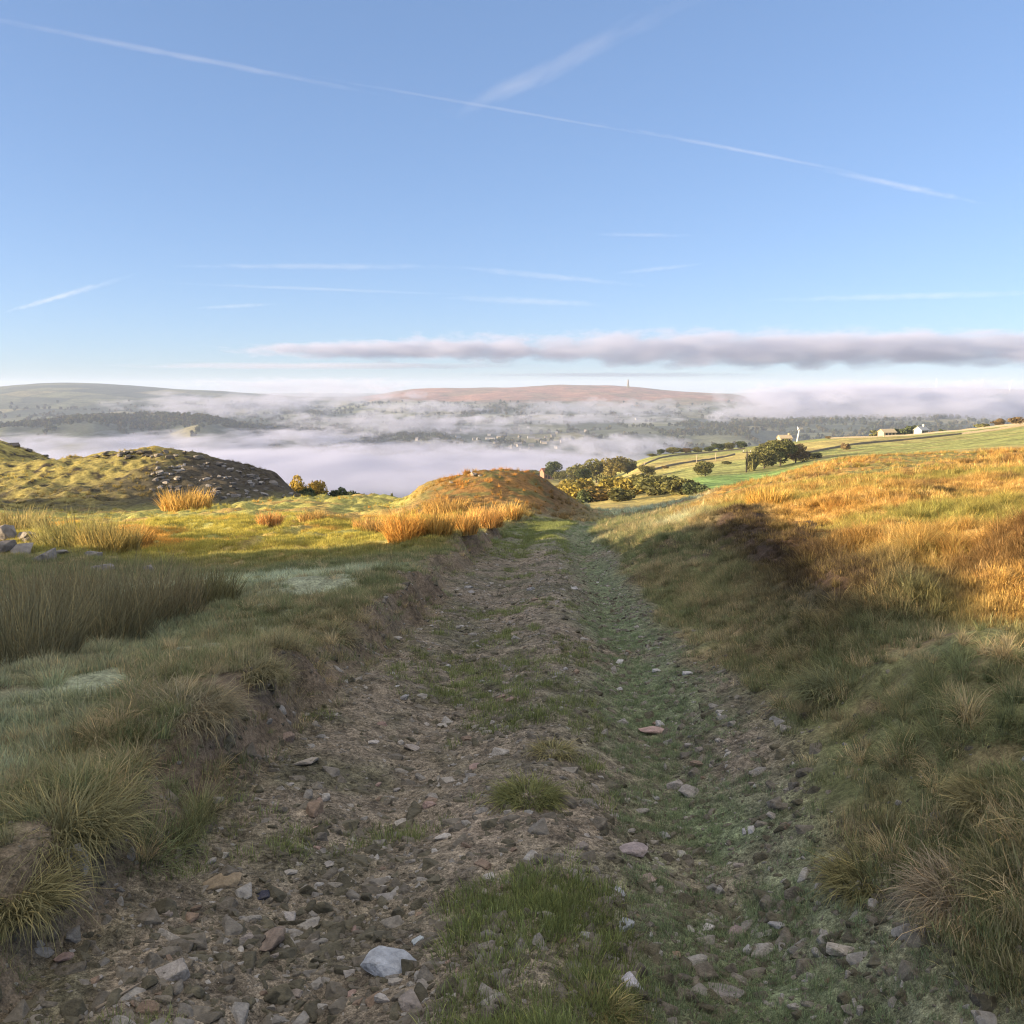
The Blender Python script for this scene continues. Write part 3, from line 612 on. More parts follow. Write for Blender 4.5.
for a in ((390,966,46,'big pale blue grey block of stone at the front of the track',BLUE,1.1,2.7,0),
          (411,1006,30,'pointed grey wedge of stone below the pale blue block',GREY,.9,1.9,1),
          (170,976,32,'flat topped grey stone at the left front of the track',(.33,.32,.31),.9,.3,2),
          (63,958,18,'small pinkish stone on the bare soil at bottom left',PINK,.8,1,0),
          (262,897,15,'dark navy blue stone among brown rubble on the left',(.05,.055,.085),1,0,2),
          (632,986,24,'lilac white stone beside the frosted right rut at bottom',(.46,.47,.55),.9,2,1),
          (619,893,17,'long bluish white stone on the edge of the right rut',BLUE,.9,1.9,0),
          (624,926,20,'bluish white stone lower down the edge of the right rut',BLUE,.8,.5,1),
          (630,850,36,'broad flat mauve grey stone in the right rut',(.28,.25,.26),.6,.1,0),
          (652,731,32,'flat pink slab lying on the right side of the track',(.36,.265,.25),.5,.3,0),
          (694,794,27,'flat grey slab in the frosted right rut',(.26,.255,.25),.5,2.6,0),
          (304,763,28,'pale flat stone on the left side of the track below the bank',(.33,.31,.28),.6,.2,0),
          (313,811,25,'upright brown grey slab in the left wheel rut',BROWN,1.0,1.2,1),
          (222,882,36,'tan tilted slab among rubble at the foot of the left bank',(.24,.20,.14),.7,.5,0),
          (271,942,42,'long narrow brown slab on edge in the left rubble',(.20,.165,.14),.8,1.4,0),
          (722,992,40,'long flat grey slab in frosted grass at bottom right',(.22,.21,.21),.4,2.5,0),
          (843,951,30,'long pale splinter of stone on the right verge',(.36,.34,.30),.6,2.5,1),
          (925,936,28,'dull grey stone half hidden in grass at bottom right',GREY,.8,1,2),
          (707,929,14,'small white stone in the frosted grass of the right rut',(.50,.50,.52),.8,.4,1),
          (489,878,12,'small white pebble in the middle of the track',(.50,.49,.48),1,0,2),
          (396,638,13,'pale stone on the left side of the track further off',(.36,.35,.33),.7,0,0),
          (286,738,16,'rounded brown stone at the foot of the left bank',(.25,.2,.17),1,.5,2),
          (443,837,17,'whitish split stone on the track left of the grass tuft',(.44,.43,.41),.7,.3,0),
          (418,941,11,'tiny pale blue stone right of the big block',(.40,.46,.50),1,.5,2),
          (74,862,26,'pale upright stone sticking out of the left bank grass',(.37,.37,.37),2.0,.2,1),
          (646,881,17,'pinkish rounded stone beside the right rut',(.33,.28,.26),.9,.3,2),
          (735,935,22,'mauve stone sunk in the right rut at bottom',(.24,.2,.2),.7,.6,0)):
    stone(a[0], a[1], a[2], a[3], a[4], a[5], a[6], (0,3,6)[a[7]] if a[7] == 0 else (1,4,2)[a[7]], asp=.6 if 'long' in a[3] else .9)
RS = random.Random(5)
def scatter_stones(n, u0, u1, v0, v1, w0, w1, label, group, tints, name='stone', cat='stone', ok=None, flat=(.6,1.1), sink=.5):
    k = 0; t = 0
    while k < n and t < n*6:
        t += 1; u = RS.uniform(u0, u1); v = RS.uniform(v0, v1)
        if ok and not ok(u, v): continue
        c = RS.choice(tints); f = RS.uniform(.8, 1.2)
        stone(u, v, w0+(w1-w0)*RS.random()**2.2, label, tuple(q*f for q in c), RS.uniform(*flat), group=group, asp=RS.uniform(.6,1), name=name, cat=cat, sink=sink); k += 1
def in_track(u, v):
    l = 500-.957*(v-540)+10; r = 600+.76*(v-540)-8; return l < u < r
scatter_stones(95, 80, 520, 690, 1015, 8, 20, 'small loose stone lying on the left half of the stony track', 'loose stones on the left of the track', [GREY,(.30,.29,.27),BROWN,(.34,.33,.32),PINK], ok=in_track)
scatter_stones(60, 560, 900, 690, 1015, 7, 19, 'small loose stone lying on the right half of the stony track', 'loose stones on the right of the track', [GREY,(.31,.30,.29),PALE,BROWN], ok=in_track)
scatter_stones(45, 330, 720, 575, 700, 5, 12, 'small stone lying on the track further away', 'small stones on the track further away', [GREY,PALE,BROWN], ok=in_track)
# rock outcrop at the left edge
for u, v, w, lab, fl in ((8,534,34,'large layered grey rock at the left edge above the rushes',.9),(30,536,26,'blocky grey rock leaning against the large left rock',1.0),(56,541,22,'small dark grey rock at the right end of the outcrop top',.9),(3,548,30,'dark grey rock cut off by the left edge under the outcrop',.9),(22,549,40,'flat grey rock slab jutting out under the large left rock',.5),(44,556,34,'pale slanting rock at the foot of the left outcrop',.6),
                     (62,551,18,'small bright rock beside the left outcrop',.9),(92,555,22,'mid grey rock right of the left outcrop',.8),(104,567,24,'low brown grey rock sunk in grass behind the rushes',.6),
                     (149,568,20,'pale rock behind the tall rushes, furthest right of the outcrop',.9),(19,588,10,'small white rock in the grass at the left edge',.8),(36,541,26,'dark grey rock on top of the outcrop',.8)):
    stone(u, v+4, w*.85, lab, (.19,.185,.18) if 'dark' not in lab else (.12,.115,.11), fl, name='rock', cat='rock', asp=.8, sink=.1)
scatter_stones(26, 95, 200, 452, 459, 5, 10, 'grey stone in the rubble along the top of the left mound', 'rubble on top of the left mound', [(.2,.19,.17),(.13,.12,.1)], 'rock', 'rock', sink=.2)
scatter_stones(140, 150, 298, 462, 500, 3.5, 10, 'small stone in the scree on the dark side of the left mound', 'scree on the left mound', [(.17,.165,.16),(.10,.095,.09),(.24,.235,.23)], 'rock', 'rock', ok=lambda u, v: v > 452+.16*(u-150)+max(0, (u-255))*.5)
for u, v, w, lab in ((4,441,12,'dark crag on the far left mound at the edge of the picture'),(14,446,10,'dark rock below the far left crag'),(28,451,8,'small dark rock on the slope of the far left mound'),(44,456,7,'lowest dark rock on the skyline of the far left mound')):
    stone(u, v, w, lab, (.11,.10,.095), .9, name='rock', cat='rock')
stone(474, 475, 8, 'pale stone on top of the middle mound', (.36,.31,.25), 1.0); stone(480, 476, 6, 'smaller stone next to the pale one on the middle mound', (.30,.26,.2), .9)
stone(452, 483, 6, 'small pale stone on the left flank of the middle mound', (.36,.32,.26), .9)

# ------------------------------------------------------------------ single tussocks and rush clumps
def plant(name, cat, u, v, wpx, hpx, tint, label, n=500, lean=.5, droop=.4, seed=1, bw=None, group=None, rp=.5, up=False):
    p = ground(u, v); d = math.sqrt(p.x**2+p.y**2+(CZ-p.z)**2); w = wpx*d/FPX; h = hpx*d/FPX
    bw = bw or max(.0045, .8*d/FPX)
    me = blade_mesh(name, n, w*.42 if up else w*.3, h*1.15, .3, lean, .25, bw, droop, seed, rp=rp)
    o = obj(name, me); o.location = (p.x, p.y, p.z-.03); o['tint'] = tuple(float(c) for c in tint); return tag(o, label, cat, group)
GRN, OLV, STR, GLD, RSH = (.13,.16,.06), (.18,.17,.075), (.27,.22,.12), (.42,.27,.085), (.17,.155,.085)
for i, (u, v, w, h, t, lab, n) in enumerate((
        (528,795,85,52,(.17,.175,.065),'bright green grass tuft in the middle of the track',700),
        (552,750,52,36,(.22,.20,.09),'smaller straw tipped grass tuft just behind the green one on the track',420),
        (440,662,34,14,(.15,.15,.065),'little flat grass tuft far up the middle of the track',160),
        (60,830,150,105,(.20,.185,.085),'big shaggy tussock at the left edge overhanging the bank',1300),
        (180,712,140,85,(.235,.205,.115),'large pale tussock on top of the left bank',1200),
        (15,900,90,90,(.22,.20,.09),'shaggy tussock cut off by the bottom left edge',800),
        (330,640,70,42,(.21,.185,.10),'olive tussock on the lip of the left bank further off',600),
        (250,672,80,50,(.20,.18,.09),'drooping tussock between the large pale one and the track',700),
        (970,900,120,85,(.27,.225,.14),'pale drooping tussock at the right edge low down',1100),
        (870,880,100,70,(.19,.175,.075),'spiky olive tussock on the right verge near the bottom',600),
        (1000,800,110,60,(.22,.195,.09),'broad tussock at the right edge above the pale drooping one',900),
        (840,690,110,60,(.16,.165,.08),'frosted green tussock in the middle of the right bank',800),
        (600,1010,60,60,(.20,.18,.075),'straw and green grass tuft at the bottom of the track',420))):
    plant('grass_tussock', 'grass tussock', u, v, w, h*.42, tuple(q*p_ for q, p_ in zip(t, (1.0,1.06,1.3))), lab, int(n*1.5), .9, .72, 300+i)
for i, (u, v, w, h, t, lab, n) in enumerate((
        (20,665,110,95,RSH,'tall dark rushes at the left edge in shade',650),
        (90,640,120,80,RSH,'tall rush clump left of the middle of the shaded rush bed',700),
        (150,615,110,60,(.19,.165,.09),'tall rush clump in the middle of the shaded rush bed',650),
        (208,602,62,40,(.15,.14,.065),'rightmost rush clump of the shaded bed, dark and upright',500),
        (45,615,120,55,(.18,.15,.08),'brown rushes behind the shaded rush bed',600),
        (75,548,75,36,(.24,.22,.085),'olive rush clump catching the sun beside the left rocks',500),
        (110,552,60,34,(.27,.215,.075),'sunlit brown rush clump in the middle of the left three',450),
        (135,546,34,24,(.40,.25,.075),'small orange sunlit rush clump right of the left rocks',300),
        (15,528,70,20,(.30,.25,.10),'pale sunlit rushes at the left edge of the meadow',300),
        (186,508,54,20,(.40,.27,.08),'orange rush clump at the foot of the left mound',420),
        (270,524,26,16,(.38,.23,.085),'small reddish rush clump alone on the sunny meadow',200),
        (312,520,30,12,(.36,.25,.09),'low straw coloured clump on the sunny meadow',200),
        (405,540,40,36,(.44,.26,.07),'tall orange rush clump left of the track by the middle mound',450),
        (435,535,40,30,(.36,.24,.07),'golden rush clump in front of the middle mound',400),
        (462,532,36,28,(.42,.27,.085),'golden rush clump at the foot of the middle mound beside the path',380),
        (488,525,36,24,(.46,.29,.10),'bright straw clump on the right foot of the middle mound',380),
        (510,518,26,18,(.42,.28,.09),'small straw clump furthest right on the middle mound',260),
        (445,512,50,16,(.34,.22,.07),'low tawny clump halfway up the middle mound',300),
        (768,506,46,22,(.42,.28,.075),'golden rush clump on the sunny right hand moor',420),
        (372,528,44,14,(.40,.26,.09),'low orange grass clump on the meadow left of the middle mound',260))):
    plant('rush_clump', 'rushes', u, v, w, h*.62, tuple(q*p_ for q, p_ in zip(t, (1.05,1.1,1.25))), lab, int(n*2), .38, .2, 400+i, up=True)
# twig
bm = bmesh.new(); a = ground(96, 1012); b = ground(142, 986); c = (a+b)/2 + Vector((0,0,.012))
add_tube(bm, [a+Vector((0,0,.01)), c, b+Vector((0,0,.014))], [.005,.004,.0025], 6)
tag(bm_obj('twig', bm, [plain_mat('dry_twig', (.25,.2,.14))]), 'thin dry twig on the bare soil at bottom left', 'twig')

# ------------------------------------------------------------------ trees
def crown_mesh(name, seed, lobes=15, per=210, leaf=.062, shape=(1,1,1), low=.0):
    g = np.random.default_rng(seed); V = []; A = []
    for k in range(lobes):
        d = g.normal(0, 1, 3); d /= np.linalg.norm(d); rad = g.uniform(.35, .68) if k else 0
        c = d*rad*np.array(shape); lr = g.uniform(.26, .46)*(1.25 if k == 0 else 1)
        n = int(per*(lr/.36)**2); q = g.normal(0, 1, (n,3)); q /= np.linalg.norm(q, axis=1)[:,None]
        q = c + q*lr*g.uniform(.72, 1.1, (n,1))*np.array((1,1,.85)); sh = np.clip(g.uniform(.15,.85) + g.normal(0,.18,n), 0, 1)
        for p, s_ in zip(q, sh):
            if p[2] < -.85+low: continue
            a = g.normal(0,1,3); a /= np.linalg.norm(a); b = np.cross(a, g.normal(0,1,3)); b /= np.linalg.norm(b)
            l = leaf*g.uniform(.6, 1.4); V += [p-a*l, p+b*l*.7, p+a*l, p-b*l*.7]; A += [(s_, g.uniform(0,1), 0)]*4
    V = np.array(V); Fc = np.arange(len(V)).reshape(-1, 4)
    V[:,2] -= V[:,2].min(); V[:,2] /= V[:,2].max(); V[:,:2] /= np.abs(V[:,:2]).max()
    return mesh_np(name, V, Fc, np.array(A), 'bl', (M_LEAF,))
M_BARK = plain_mat('bark', (.07,.055,.042), .9)
CROWN = [crown_mesh('crown', 500+i) for i in range(5)]
BUSH = [crown_mesh('foliage', 520+i, 11, 120, .10, (1,1,.6), .3) for i in range(3)]
def trunk_mesh(seed, lo):
    g = random.Random(seed); bm = bmesh.new()
    add_tube(bm, [(0,0,-.05),(.02,0,.15),(.0,.02,.35),(.04,0,.62)], [.10,.075,.06,.03], 8)
    for k in range(5):
        a = g.uniform(0,6.28); z = g.uniform(.22,.4); l = g.uniform(.4,.7)
        add_tube(bm, [(0,0,z),(math.cos(a)*l*.5,math.sin(a)*l*.5,z+.15),(math.cos(a)*l,math.sin(a)*l,z+.34)], [.045,.03,.012], 6)
    me = bpy.data.meshes.new('trunk'); bm.to_mesh(me); bm.free(); me.materials.append(M_BARK); return me
TRUNK = [trunk_mesh(i, 0) for i in range(3)]
def tree(u, y, vtop, wpx, tint, label, group=None, bush=False, i=[0], lift=.18):
    i[0] += 1; x = (u-512)/FPX*y; z = Hs(x, y); k = y/FPX; h = max(px(u, vtop, y)[2] - z, wpx*k*.35); w = wpx*k/2*1.25
    name = 'bush' if bush else 'tree'
    root = empty(name, (x, y, z), i[0]*1.7); tag(root, label, name, group)
    c = obj('foliage' if bush else 'crown', (BUSH if bush else CROWN)[i[0] % (3 if bush else 5)], root)
    lf = .0 if bush else lift; c.location = (0, 0, h*lf-.03*h); c.scale = (w, w*random.Random(i[0]).uniform(.8,1.05), h*(1.03-lf)); c['tint'] = tuple(q*1.75 for q in tint)
    t = obj('stem' if bush else 'trunk', TRUNK[i[0] % 3], root); t.scale = (w*.6, w*.6, h*.95)
    return root
DK, OL, YO, GO, BR = (.050,.062,.030), (.085,.085,.036), (.15,.125,.035), (.20,.15,.04), (.11,.08,.042)
for a in ((296,112,475,22,GO,'golden round tree against the mist, leftmost of the trees by the left mound'),
          (317,112,479,25,GO,'pale golden tree right of the leftmost tree by the left mound'),
          (339,114,486,24,DK,'dark tree right of the two golden trees'),
          (585,330,468,20,DK,'dark green tree in front of the middle wood'),
          (574,420,463,28,OL,'rounded olive tree at the left of the middle wood'),
          (597,385,458,28,OL,'broad olive tree in the middle wood'),
          (613,375,456,28,(.12,.105,.04),'tallest tree of the middle wood with a straw tinted crown'),
          (628,390,458,20,OL,'tree at the right end of the middle wood'),
          (553,440,461,18,DK,'dark tree just right of the brick house'),
          (532,470,470,28,OL,'low tree left of the brick house'),
          (560,430,470,14,OL,'small tree below the dark one near the brick house'),
          (648,300,465,17,OL,'lone tree in the sloping field, left of two'),
          (706,232,460,22,OL,'lone round tree in the sloping field, right of two'),
          (665,330,466,9,BR,'small brown tree between the two lone trees in the field'),
          (728,300,462,11,OL,'small bush like tree left of the utility pole'),
          (765,252,446,26,OL,'olive tree on the left of the clump by the utility pole'),
          (781,258,438,30,(.075,.080,.032),'large dark tree in the clump by the utility pole'),
          (796,262,443,26,BR,'brownish tree at the right of the clump by the utility pole'),
          (771,300,440,26,OL,'tree at the back of the clump by the utility pole'),
          (995,385,418,13,BR,'windswept brown tree alone on the right skyline'),
          (917,428,484,0,None,None)):
    if a[4] is None: continue
    tree(*a, lift=.08 if a[1] < 300 else .15)
for u, h, w, t, lab in ((652,455,10,OL,'leftmost low tree of the row on the field edge'),(660,449,9,DK,'narrow dark tree second from the left in the field edge row'),(673,447,18,OL,'rounded tree in the left half of the field edge row'),
                        (686,448,14,BR,'brownish tree in the middle of the field edge row'),(698,447,13,OL,'olive tree right of the brownish one in the field edge row'),(709,446,10,DK,'small dark tree in the right half of the field edge row'),
                        (719,443,13,DK,'taller dark tree in the right half of the field edge row'),(730,442,14,OL,'tree second from the right end of the field edge row'),(741,441,12,DK,'rightmost tree of the field edge row')):
    tree(u, 474, h, w, t, lab, 'row of trees on the edge of the field', lift=.1)
for u, y, h, w, t, lab in ((355,120,490,22,DK,'low dark bush right of the dark tree by the left mound'),(372,128,493,20,(.04,.055,.03),'very dark bush at the right end behind the meadow'),(386,150,493,16,OL,'small greyish bush nearest the middle mound behind the meadow'),
                           (306,108,488,26,DK,'dark bush below the two golden trees'),(328,108,490,22,DK,'dark bush between the golden and the dark tree'),
                           (560,260,484,30,OL,'olive bush at the left end of the thicket beyond the track'),(578,225,478,38,YO,'yellowish bush in the thicket beyond the track'),(604,205,477,36,(.17,.14,.035),'brightest yellow bush in the thicket beyond the track'),
                           (632,190,476,40,YO,'broad yellow olive bush in the middle of the thicket'),(656,172,475,42,OL,'broad olive bush in the right half of the thicket'),(680,164,477,38,OL,'round bush second from the right end of the thicket'),
                           (699,158,482,30,DK,'dark bush at the right end of the thicket'),(590,180,488,34,DK,'dark bush at the front of the thicket'),(625,165,489,40,OL,'low bush along the front edge of the thicket'),
                           (570,245,481,34,(.13,.105,.04),'straw tinted bush near the left end of the thicket'),(618,215,475,40,OL,'olive bush behind the two yellow ones in the thicket'),(645,200,474,40,(.10,.095,.035),'bush at the back of the thicket, right of its middle'),(668,182,476,36,(.07,.075,.03),'dark olive bush at the back of the thicket near its right end'),(600,180,486,36,(.12,.09,.035),'tawny bush at the front of the thicket'),
                           (752,245,451,16,OL,'bush growing round the foot of the utility pole'),(811,268,453,20,OL,'low bush at the right edge of the clump by the pole'),
                           (828,452,436,7,BR,'tiny round bush alone on the right skyline'),(876,438,432,22,OL,'low wide bush left of the tan barn'),(900,434,428,18,DK,'dark bush between the tan barn and the white cottage'),(911,432,425,13,DK,'taller dark bush left of the white cottage'),
                           (931,425,431,8,BR,'small bush right of the white cottage'),(941,420,429,7,DK,'second small bush right of the white cottage'),(980,396,424,16,OL,'low bush left of the windswept tree'),(1018,372,419,22,BR,'low scrub at the right edge of the skyline'),
                           (846,300,443,10,BR,'tiny bush in the open right hand field')):
    tree(u, y, h, w, t, lab, bush=True)

# far woods and hedgerow trees, too many and too far to count
low = proto_coll('woodland', [crown_mesh('woodland', 540+i, 7, 26, .2) for i in range(3)])
def wood_points():
    P = []
    n = 90000; u = rng.uniform(-40, 1080, n); y = np.exp(rng.uniform(math.log(1950), math.log(4300), n)); x = (u-512)/FPX*y
    a = fbm(x/260, y/260, 3, 301); hz = H0(x, y)
    ridge = sst(2080,2150,y)*sst(2330,2260,y)*sst(285,255,u)
    spur = np.exp(-((y-(2700+9*(u-430)))/130)**2)*sst(400,430,u)*sst(520,500,u)
    gen = sst(.12,.3,a)*sst(-60,-85,hz)*.9
    cx, cyy = x/170 + .35*noise(x/300,y/300,131), y/210 + .35*noise(x/300,y/300,133)
    ed = np.minimum(np.minimum(cx-np.floor(cx), 1-(cx-np.floor(cx)))*170, np.minimum(cyy-np.floor(cyy), 1-(cyy-np.floor(cyy)))*210)
    hedge = (ed < 8)*.6*sst(-50,-75,hz)
    p = np.clip(ridge*.9 + spur*.8 + gen*.5 + hedge, 0, 1)*.45
    m = rng.uniform(0,1,n) < p; return x[m], y[m]
x, y = wood_points(); n = len(x); h = rng.uniform(7, 14, n)
scatter('woodland', low, np.c_[x, y, H(x,y)-.5], np.c_[np.zeros((n,2)), rng.uniform(0,6.28,n)], np.c_[h*.55, h*.55, h], rng.integers(0,3,n), lerp(np.tile(C3(.045,.058,.032),(n,1)), C3(.10,.085,.04), rng.uniform(0,1,n)**2))

# ------------------------------------------------------------------ buildings, walls, posts
M_BRICK = plain_mat('orange_brick', (.27,.15,.10), .9); M_SLATE = plain_mat('grey_slate', (.12,.115,.12), .7); M_TAN = plain_mat('tan_stone', (.45,.36,.22), .9)
M_WHITE = plain_mat('white_render', (.46,.45,.42), .8, .06); M_GLASS = plain_mat('window_glass', (.03,.035,.04), .2); M_STEEL = plain_mat('white_painted_steel', (.80,.80,.78), .5, .05)
M_DARKST = plain_mat('dark_gritstone', (.20,.17,.12), .9, .5); M_WOODP = plain_mat('weathered_wood', (.36,.30,.22), .9); M_TAR = plain_mat('creosoted_wood', (.06,.05,.045), .9); M_ROOFR = plain_mat('red_tile', (.28,.12,.07), .8)
def house_parts(w, d, h, rh, mw, mr, root, win=True, chim=True):
    bm = bmesh.new(); add_box(bm, -w/2, w/2, -d/2, d/2, -1.5, h)
    for sx in (-1, 1):
        v = [bm.verts.new((sx*w/2, -d/2, h)), bm.verts.new((sx*w/2, d/2, h)), bm.verts.new((sx*w/2, 0, h+rh))]; bm.faces.new(v)
    bm_obj('wall', bm, [mw], root)
    bm = bmesh.new(); e = .35
    for sy in (-1, 1):
        a = [(-w/2-e, sy*(d/2+e), h-e*rh/(d/2)+.03), (w/2+e, sy*(d/2+e), h-e*rh/(d/2)+.03), (w/2+e, 0, h+rh+.03), (-w/2-e, 0, h+rh+.03)]
        vs = [bm.verts.new(p) for p in a] + [bm.verts.new((p[0], p[1], p[2]+.18)) for p in a]
        for f in ((0,1,2,3),(7,6,5,4),(0,4,5,1),(1,5,6,2),(2,6,7,3),(3,7,4,0)): bm.faces.new([vs[q] for q in f])
    bmesh.ops.recalc_face_normals(bm, faces=bm.faces)
    rf = bm_obj('roof', bm, [mr], root)
    if chim:
        bm = bmesh.new(); add_box(bm, w/2-1.3, w/2-.4, -.45, .45, h+rh-.6, h+rh+1.1); bm_obj('chimney', bm, [mw], rf)
    if win:
        for wx in (-w*.28, w*.28):
            for wz in (1.0, 3.4):
                if wz+1.2 > h: continue
                bm = bmesh.new(); add_box(bm, wx-.5, wx+.5, -d/2-.02, -d/2+.05, wz, wz+1.2); bm_obj('window', bm, [M_GLASS], root)
        bm = bmesh.new(); add_box(bm, -.5, .5, -d/2-.02, -d/2+.05, 0, 2.1); bm_obj('door', bm, [M_TAR], root)
def building(name, cat, u, y, w, d, h, rh, mw, mr, label, rz=0., **k):
    x = (u-512)/FPX*y; r = empty(name, (x, y, Hs(x, y)), rz); tag(r, label, cat); house_parts(w, d, h, rh, mw, mr, r, **k); return r
building('brick_house', 'house', 547, 455, 5.5, 5, 3.6, 1.9, M_BRICK, M_ROOFR, 'small orange brick house between trees beyond the middle mound', .4)
building('barn', 'barn', 886, 432, 6.5, 5, 2.2, 1.4, M_TAN, M_TAN, 'tan stone barn between bushes on the right skyline', .2, chim=False)
building('cottage', 'house', 920, 428, 5, 4.2, 2.3, 1.5, M_WHITE, M_WHITE, 'white cottage right of the dark bushes on the skyline', .5)
building('farmhouse', 'house', 784, 490, 6.5, 5, 2.6, 1.5, M_TAN, M_TAN, 'pale farmhouse at the foot of the white wind turbine', .1)
# white turbine on the near skyline
x = (797-512)/FPX*470; r = empty('wind_turbine', (x, 470, Hs(x, 470))); tag(r, 'small white wind turbine beside the pale farmhouse on the skyline', 'wind turbine')
bm = bmesh.new(); add_tube(bm, [(-.3,0,-.5),(.2,0,3),(.9,0,7.8)], [.50,.42,.32], 12); bm_obj('tower', bm, [M_STEEL], r); r.scale = (.85,.85,.85)
bm = bmesh.new(); add_box(bm, .4, 2.9, -.55, .55, 7.5, 8.7); bm_obj('nacelle', bm, [plain_mat('grey_metal', (.25,.25,.25))], r)
bm = bmesh.new(); add_tube(bm, [(-.3,0,8.1),(.4,0,8.1)], [.35,.6], 10); hub = bm_obj('hub', bm, [M_STEEL], r)
for k in range(3):
    a = k*2.094+.5; bm = bmesh.new(); add_tube(bm, [(-.1,0,8.1),(-.15,math.sin(a)*.8,8.1+math.cos(a)*.8),(-.2,math.sin(a)*1.5,8.1+math.cos(a)*1.5)], [.12,.16,.05], 6); bm_obj('blade', bm, [M_STEEL], r)
# utility pole wrapped in ivy
x = (747-512)/FPX*240; r = empty('utility_pole', (x, 240, Hs(x, 240))); tag(r, 'dark ivy covered utility pole left of the tree clump', 'pole')
bm = bmesh.new(); add_tube(bm, [(0,0,-.3),(.1,0,3),(0,0,5.9)], [.22,.18,.14], 8); bm_obj('post', bm, [M_TAR], r)
bm = bmesh.new(); add_box(bm, -1.2, 1.2, -.12, -.02, 5.3, 5.5); bm_obj('crossarm', bm, [M_TAR], r)
for sx in (-.95, .95):
    bm = bmesh.new(); add_tube(bm, [(sx,-.07,5.5),(sx,-.07,5.75),(sx,-.07,5.95)], [.09,.13,.07], 8); bm_obj('insulator', bm, [M_WHITE], r)
iv = obj('ivy', CROWN[2], r); iv.scale = (.36,.34,4.2); iv['tint'] = (.03,.036,.022)
for i, (u, y, h, lab) in enumerate(((697,330,3.6,'pale wooden post in the sloping field, left of two'),(716,340,3.2,'pale wooden post in the sloping field, right of two'),(645,405,2.2,'pale post near the edge of the mist field'))):
    x = (u-512)/FPX*y; r = bmesh.new(); add_tube(r, [(0,0,-.3),(0,0,h*.6),(.05,0,h)], [.14,.13,.12], 8)
    o = bm_obj('post', r, [M_WOODP]); o.name = 'field_post'; o.location = (x, y, Hs(x, y)); tag(o, lab, 'post')
# field walls
def wall(pts, label, h=.7, w=.55):
    P = []
    for (u0, y0), (u1, y1) in zip(pts, pts[1:]):
        for k in range(14): t = k/14; P.append((mix(u0,u1,t), mix(y0,y1,t)))
    P.append(pts[-1]); XY = np.array([((u-512)/FPX*y, y) for u, y in P]); Z = H(XY[:,0], XY[:,1]); bm = bmesh.new(); rows = []
    g = random.Random(len(P))
    for i in range(len(P)):
        d = XY[min(i+1,len(P)-1)]-XY[max(i-1,0)]; d = d/np.linalg.norm(d); nx, ny = -d[1], d[0]; hh = h*g.uniform(.8,1.15)
        rows.append([bm.verts.new((XY[i,0]+nx*o, XY[i,1]+ny*o, Z[i]+z)) for o, z in ((-w/2,-.5),(-w*.36,hh),(w*.36,hh),(w/2,-.5))])
    for a, b in zip(rows, rows[1:]):
        for q in range(3): bm.faces.new((a[q], b[q], b[q+1], a[q+1]))
    bm.faces.new(rows[0]); bm.faces.new(rows[-1][::-1]); bmesh.ops.recalc_face_normals(bm, faces=bm.faces)
    tag(bm_obj('field_wall', bm, [M_DARKST]), label, 'stone wall')
wall([(618,300),(650,330),(690,355),(735,370)], 'dark dry stone wall running up the sloping field below the lone trees')
wall([(640,420),(665,440),(700,462),(745,468)], 'dry stone wall under the row of trees at the top of the field')
wall([(800,300),(880,330),(960,345),(1040,330)], 'dry stone wall crossing the right hand fields', .7)
wall([(830,446),(900,424),(960,394),(1030,364)], 'dry stone wall along the right skyline', .7)
M_FARW = plain_mat('weathered_render', (.38,.37,.36)); M_FARS = plain_mat('valley_stone', (.22,.20,.17))
# village in the valley
def far_house(w, d, h, rh):
    bm = bmesh.new(); add_box(bm, -w/2, w/2, -d/2, d/2, -3, h)
    a = [bm.verts.new(p) for p in ((-w/2-.3,-d/2-.3,h),(w/2+.3,-d/2-.3,h),(w/2+.3,d/2+.3,h),(-w/2-.3,d/2+.3,h),(-w/2-.3,0,h+rh),(w/2+.3,0,h+rh))]
    for f in ((0,1,5,4),(2,3,4,5)): bm.faces.new([a[i] for i in f]).material_index = 1
    for f in ((1,2,5),(3,0,4)): bm.faces.new([a[i] for i in f])
    me = bpy.data.meshes.new('house'); bm.to_mesh(me); bm.free(); return me
HM = []
for i, (w, d, h, rh) in enumerate(((11,8,5.5,3),(16,9,6,3),(9,8,6.5,3.2),(24,10,6,3))):
    for mw in (M_FARW, M_FARS):
        me = far_house(w, d, h, rh); me.materials.append(mw); me.materials.append(M_SLATE); HM.append(me)
g = random.Random(11); VG = 'village houses in the misty valley'
for k in range(70):
    u = g.choice((g.gauss(500,32), g.gauss(470,40), g.gauss(545,20), g.gauss(360,30))); y = g.uniform(2130, 2420)
    if g.random() < .25: u = g.uniform(440,640); y = g.uniform(2400, 2900)
    x = (u-512)/FPX*y; o = obj('house', HM[g.randrange(8)]); o.location = (x, y, Hs(x, y)); o.rotation_euler = (0,0,g.gauss(.2,.35)); o.scale = (.8,.8,.8)
    tag(o, 'tiny pale house of the misty village across the valley', 'house', VG)
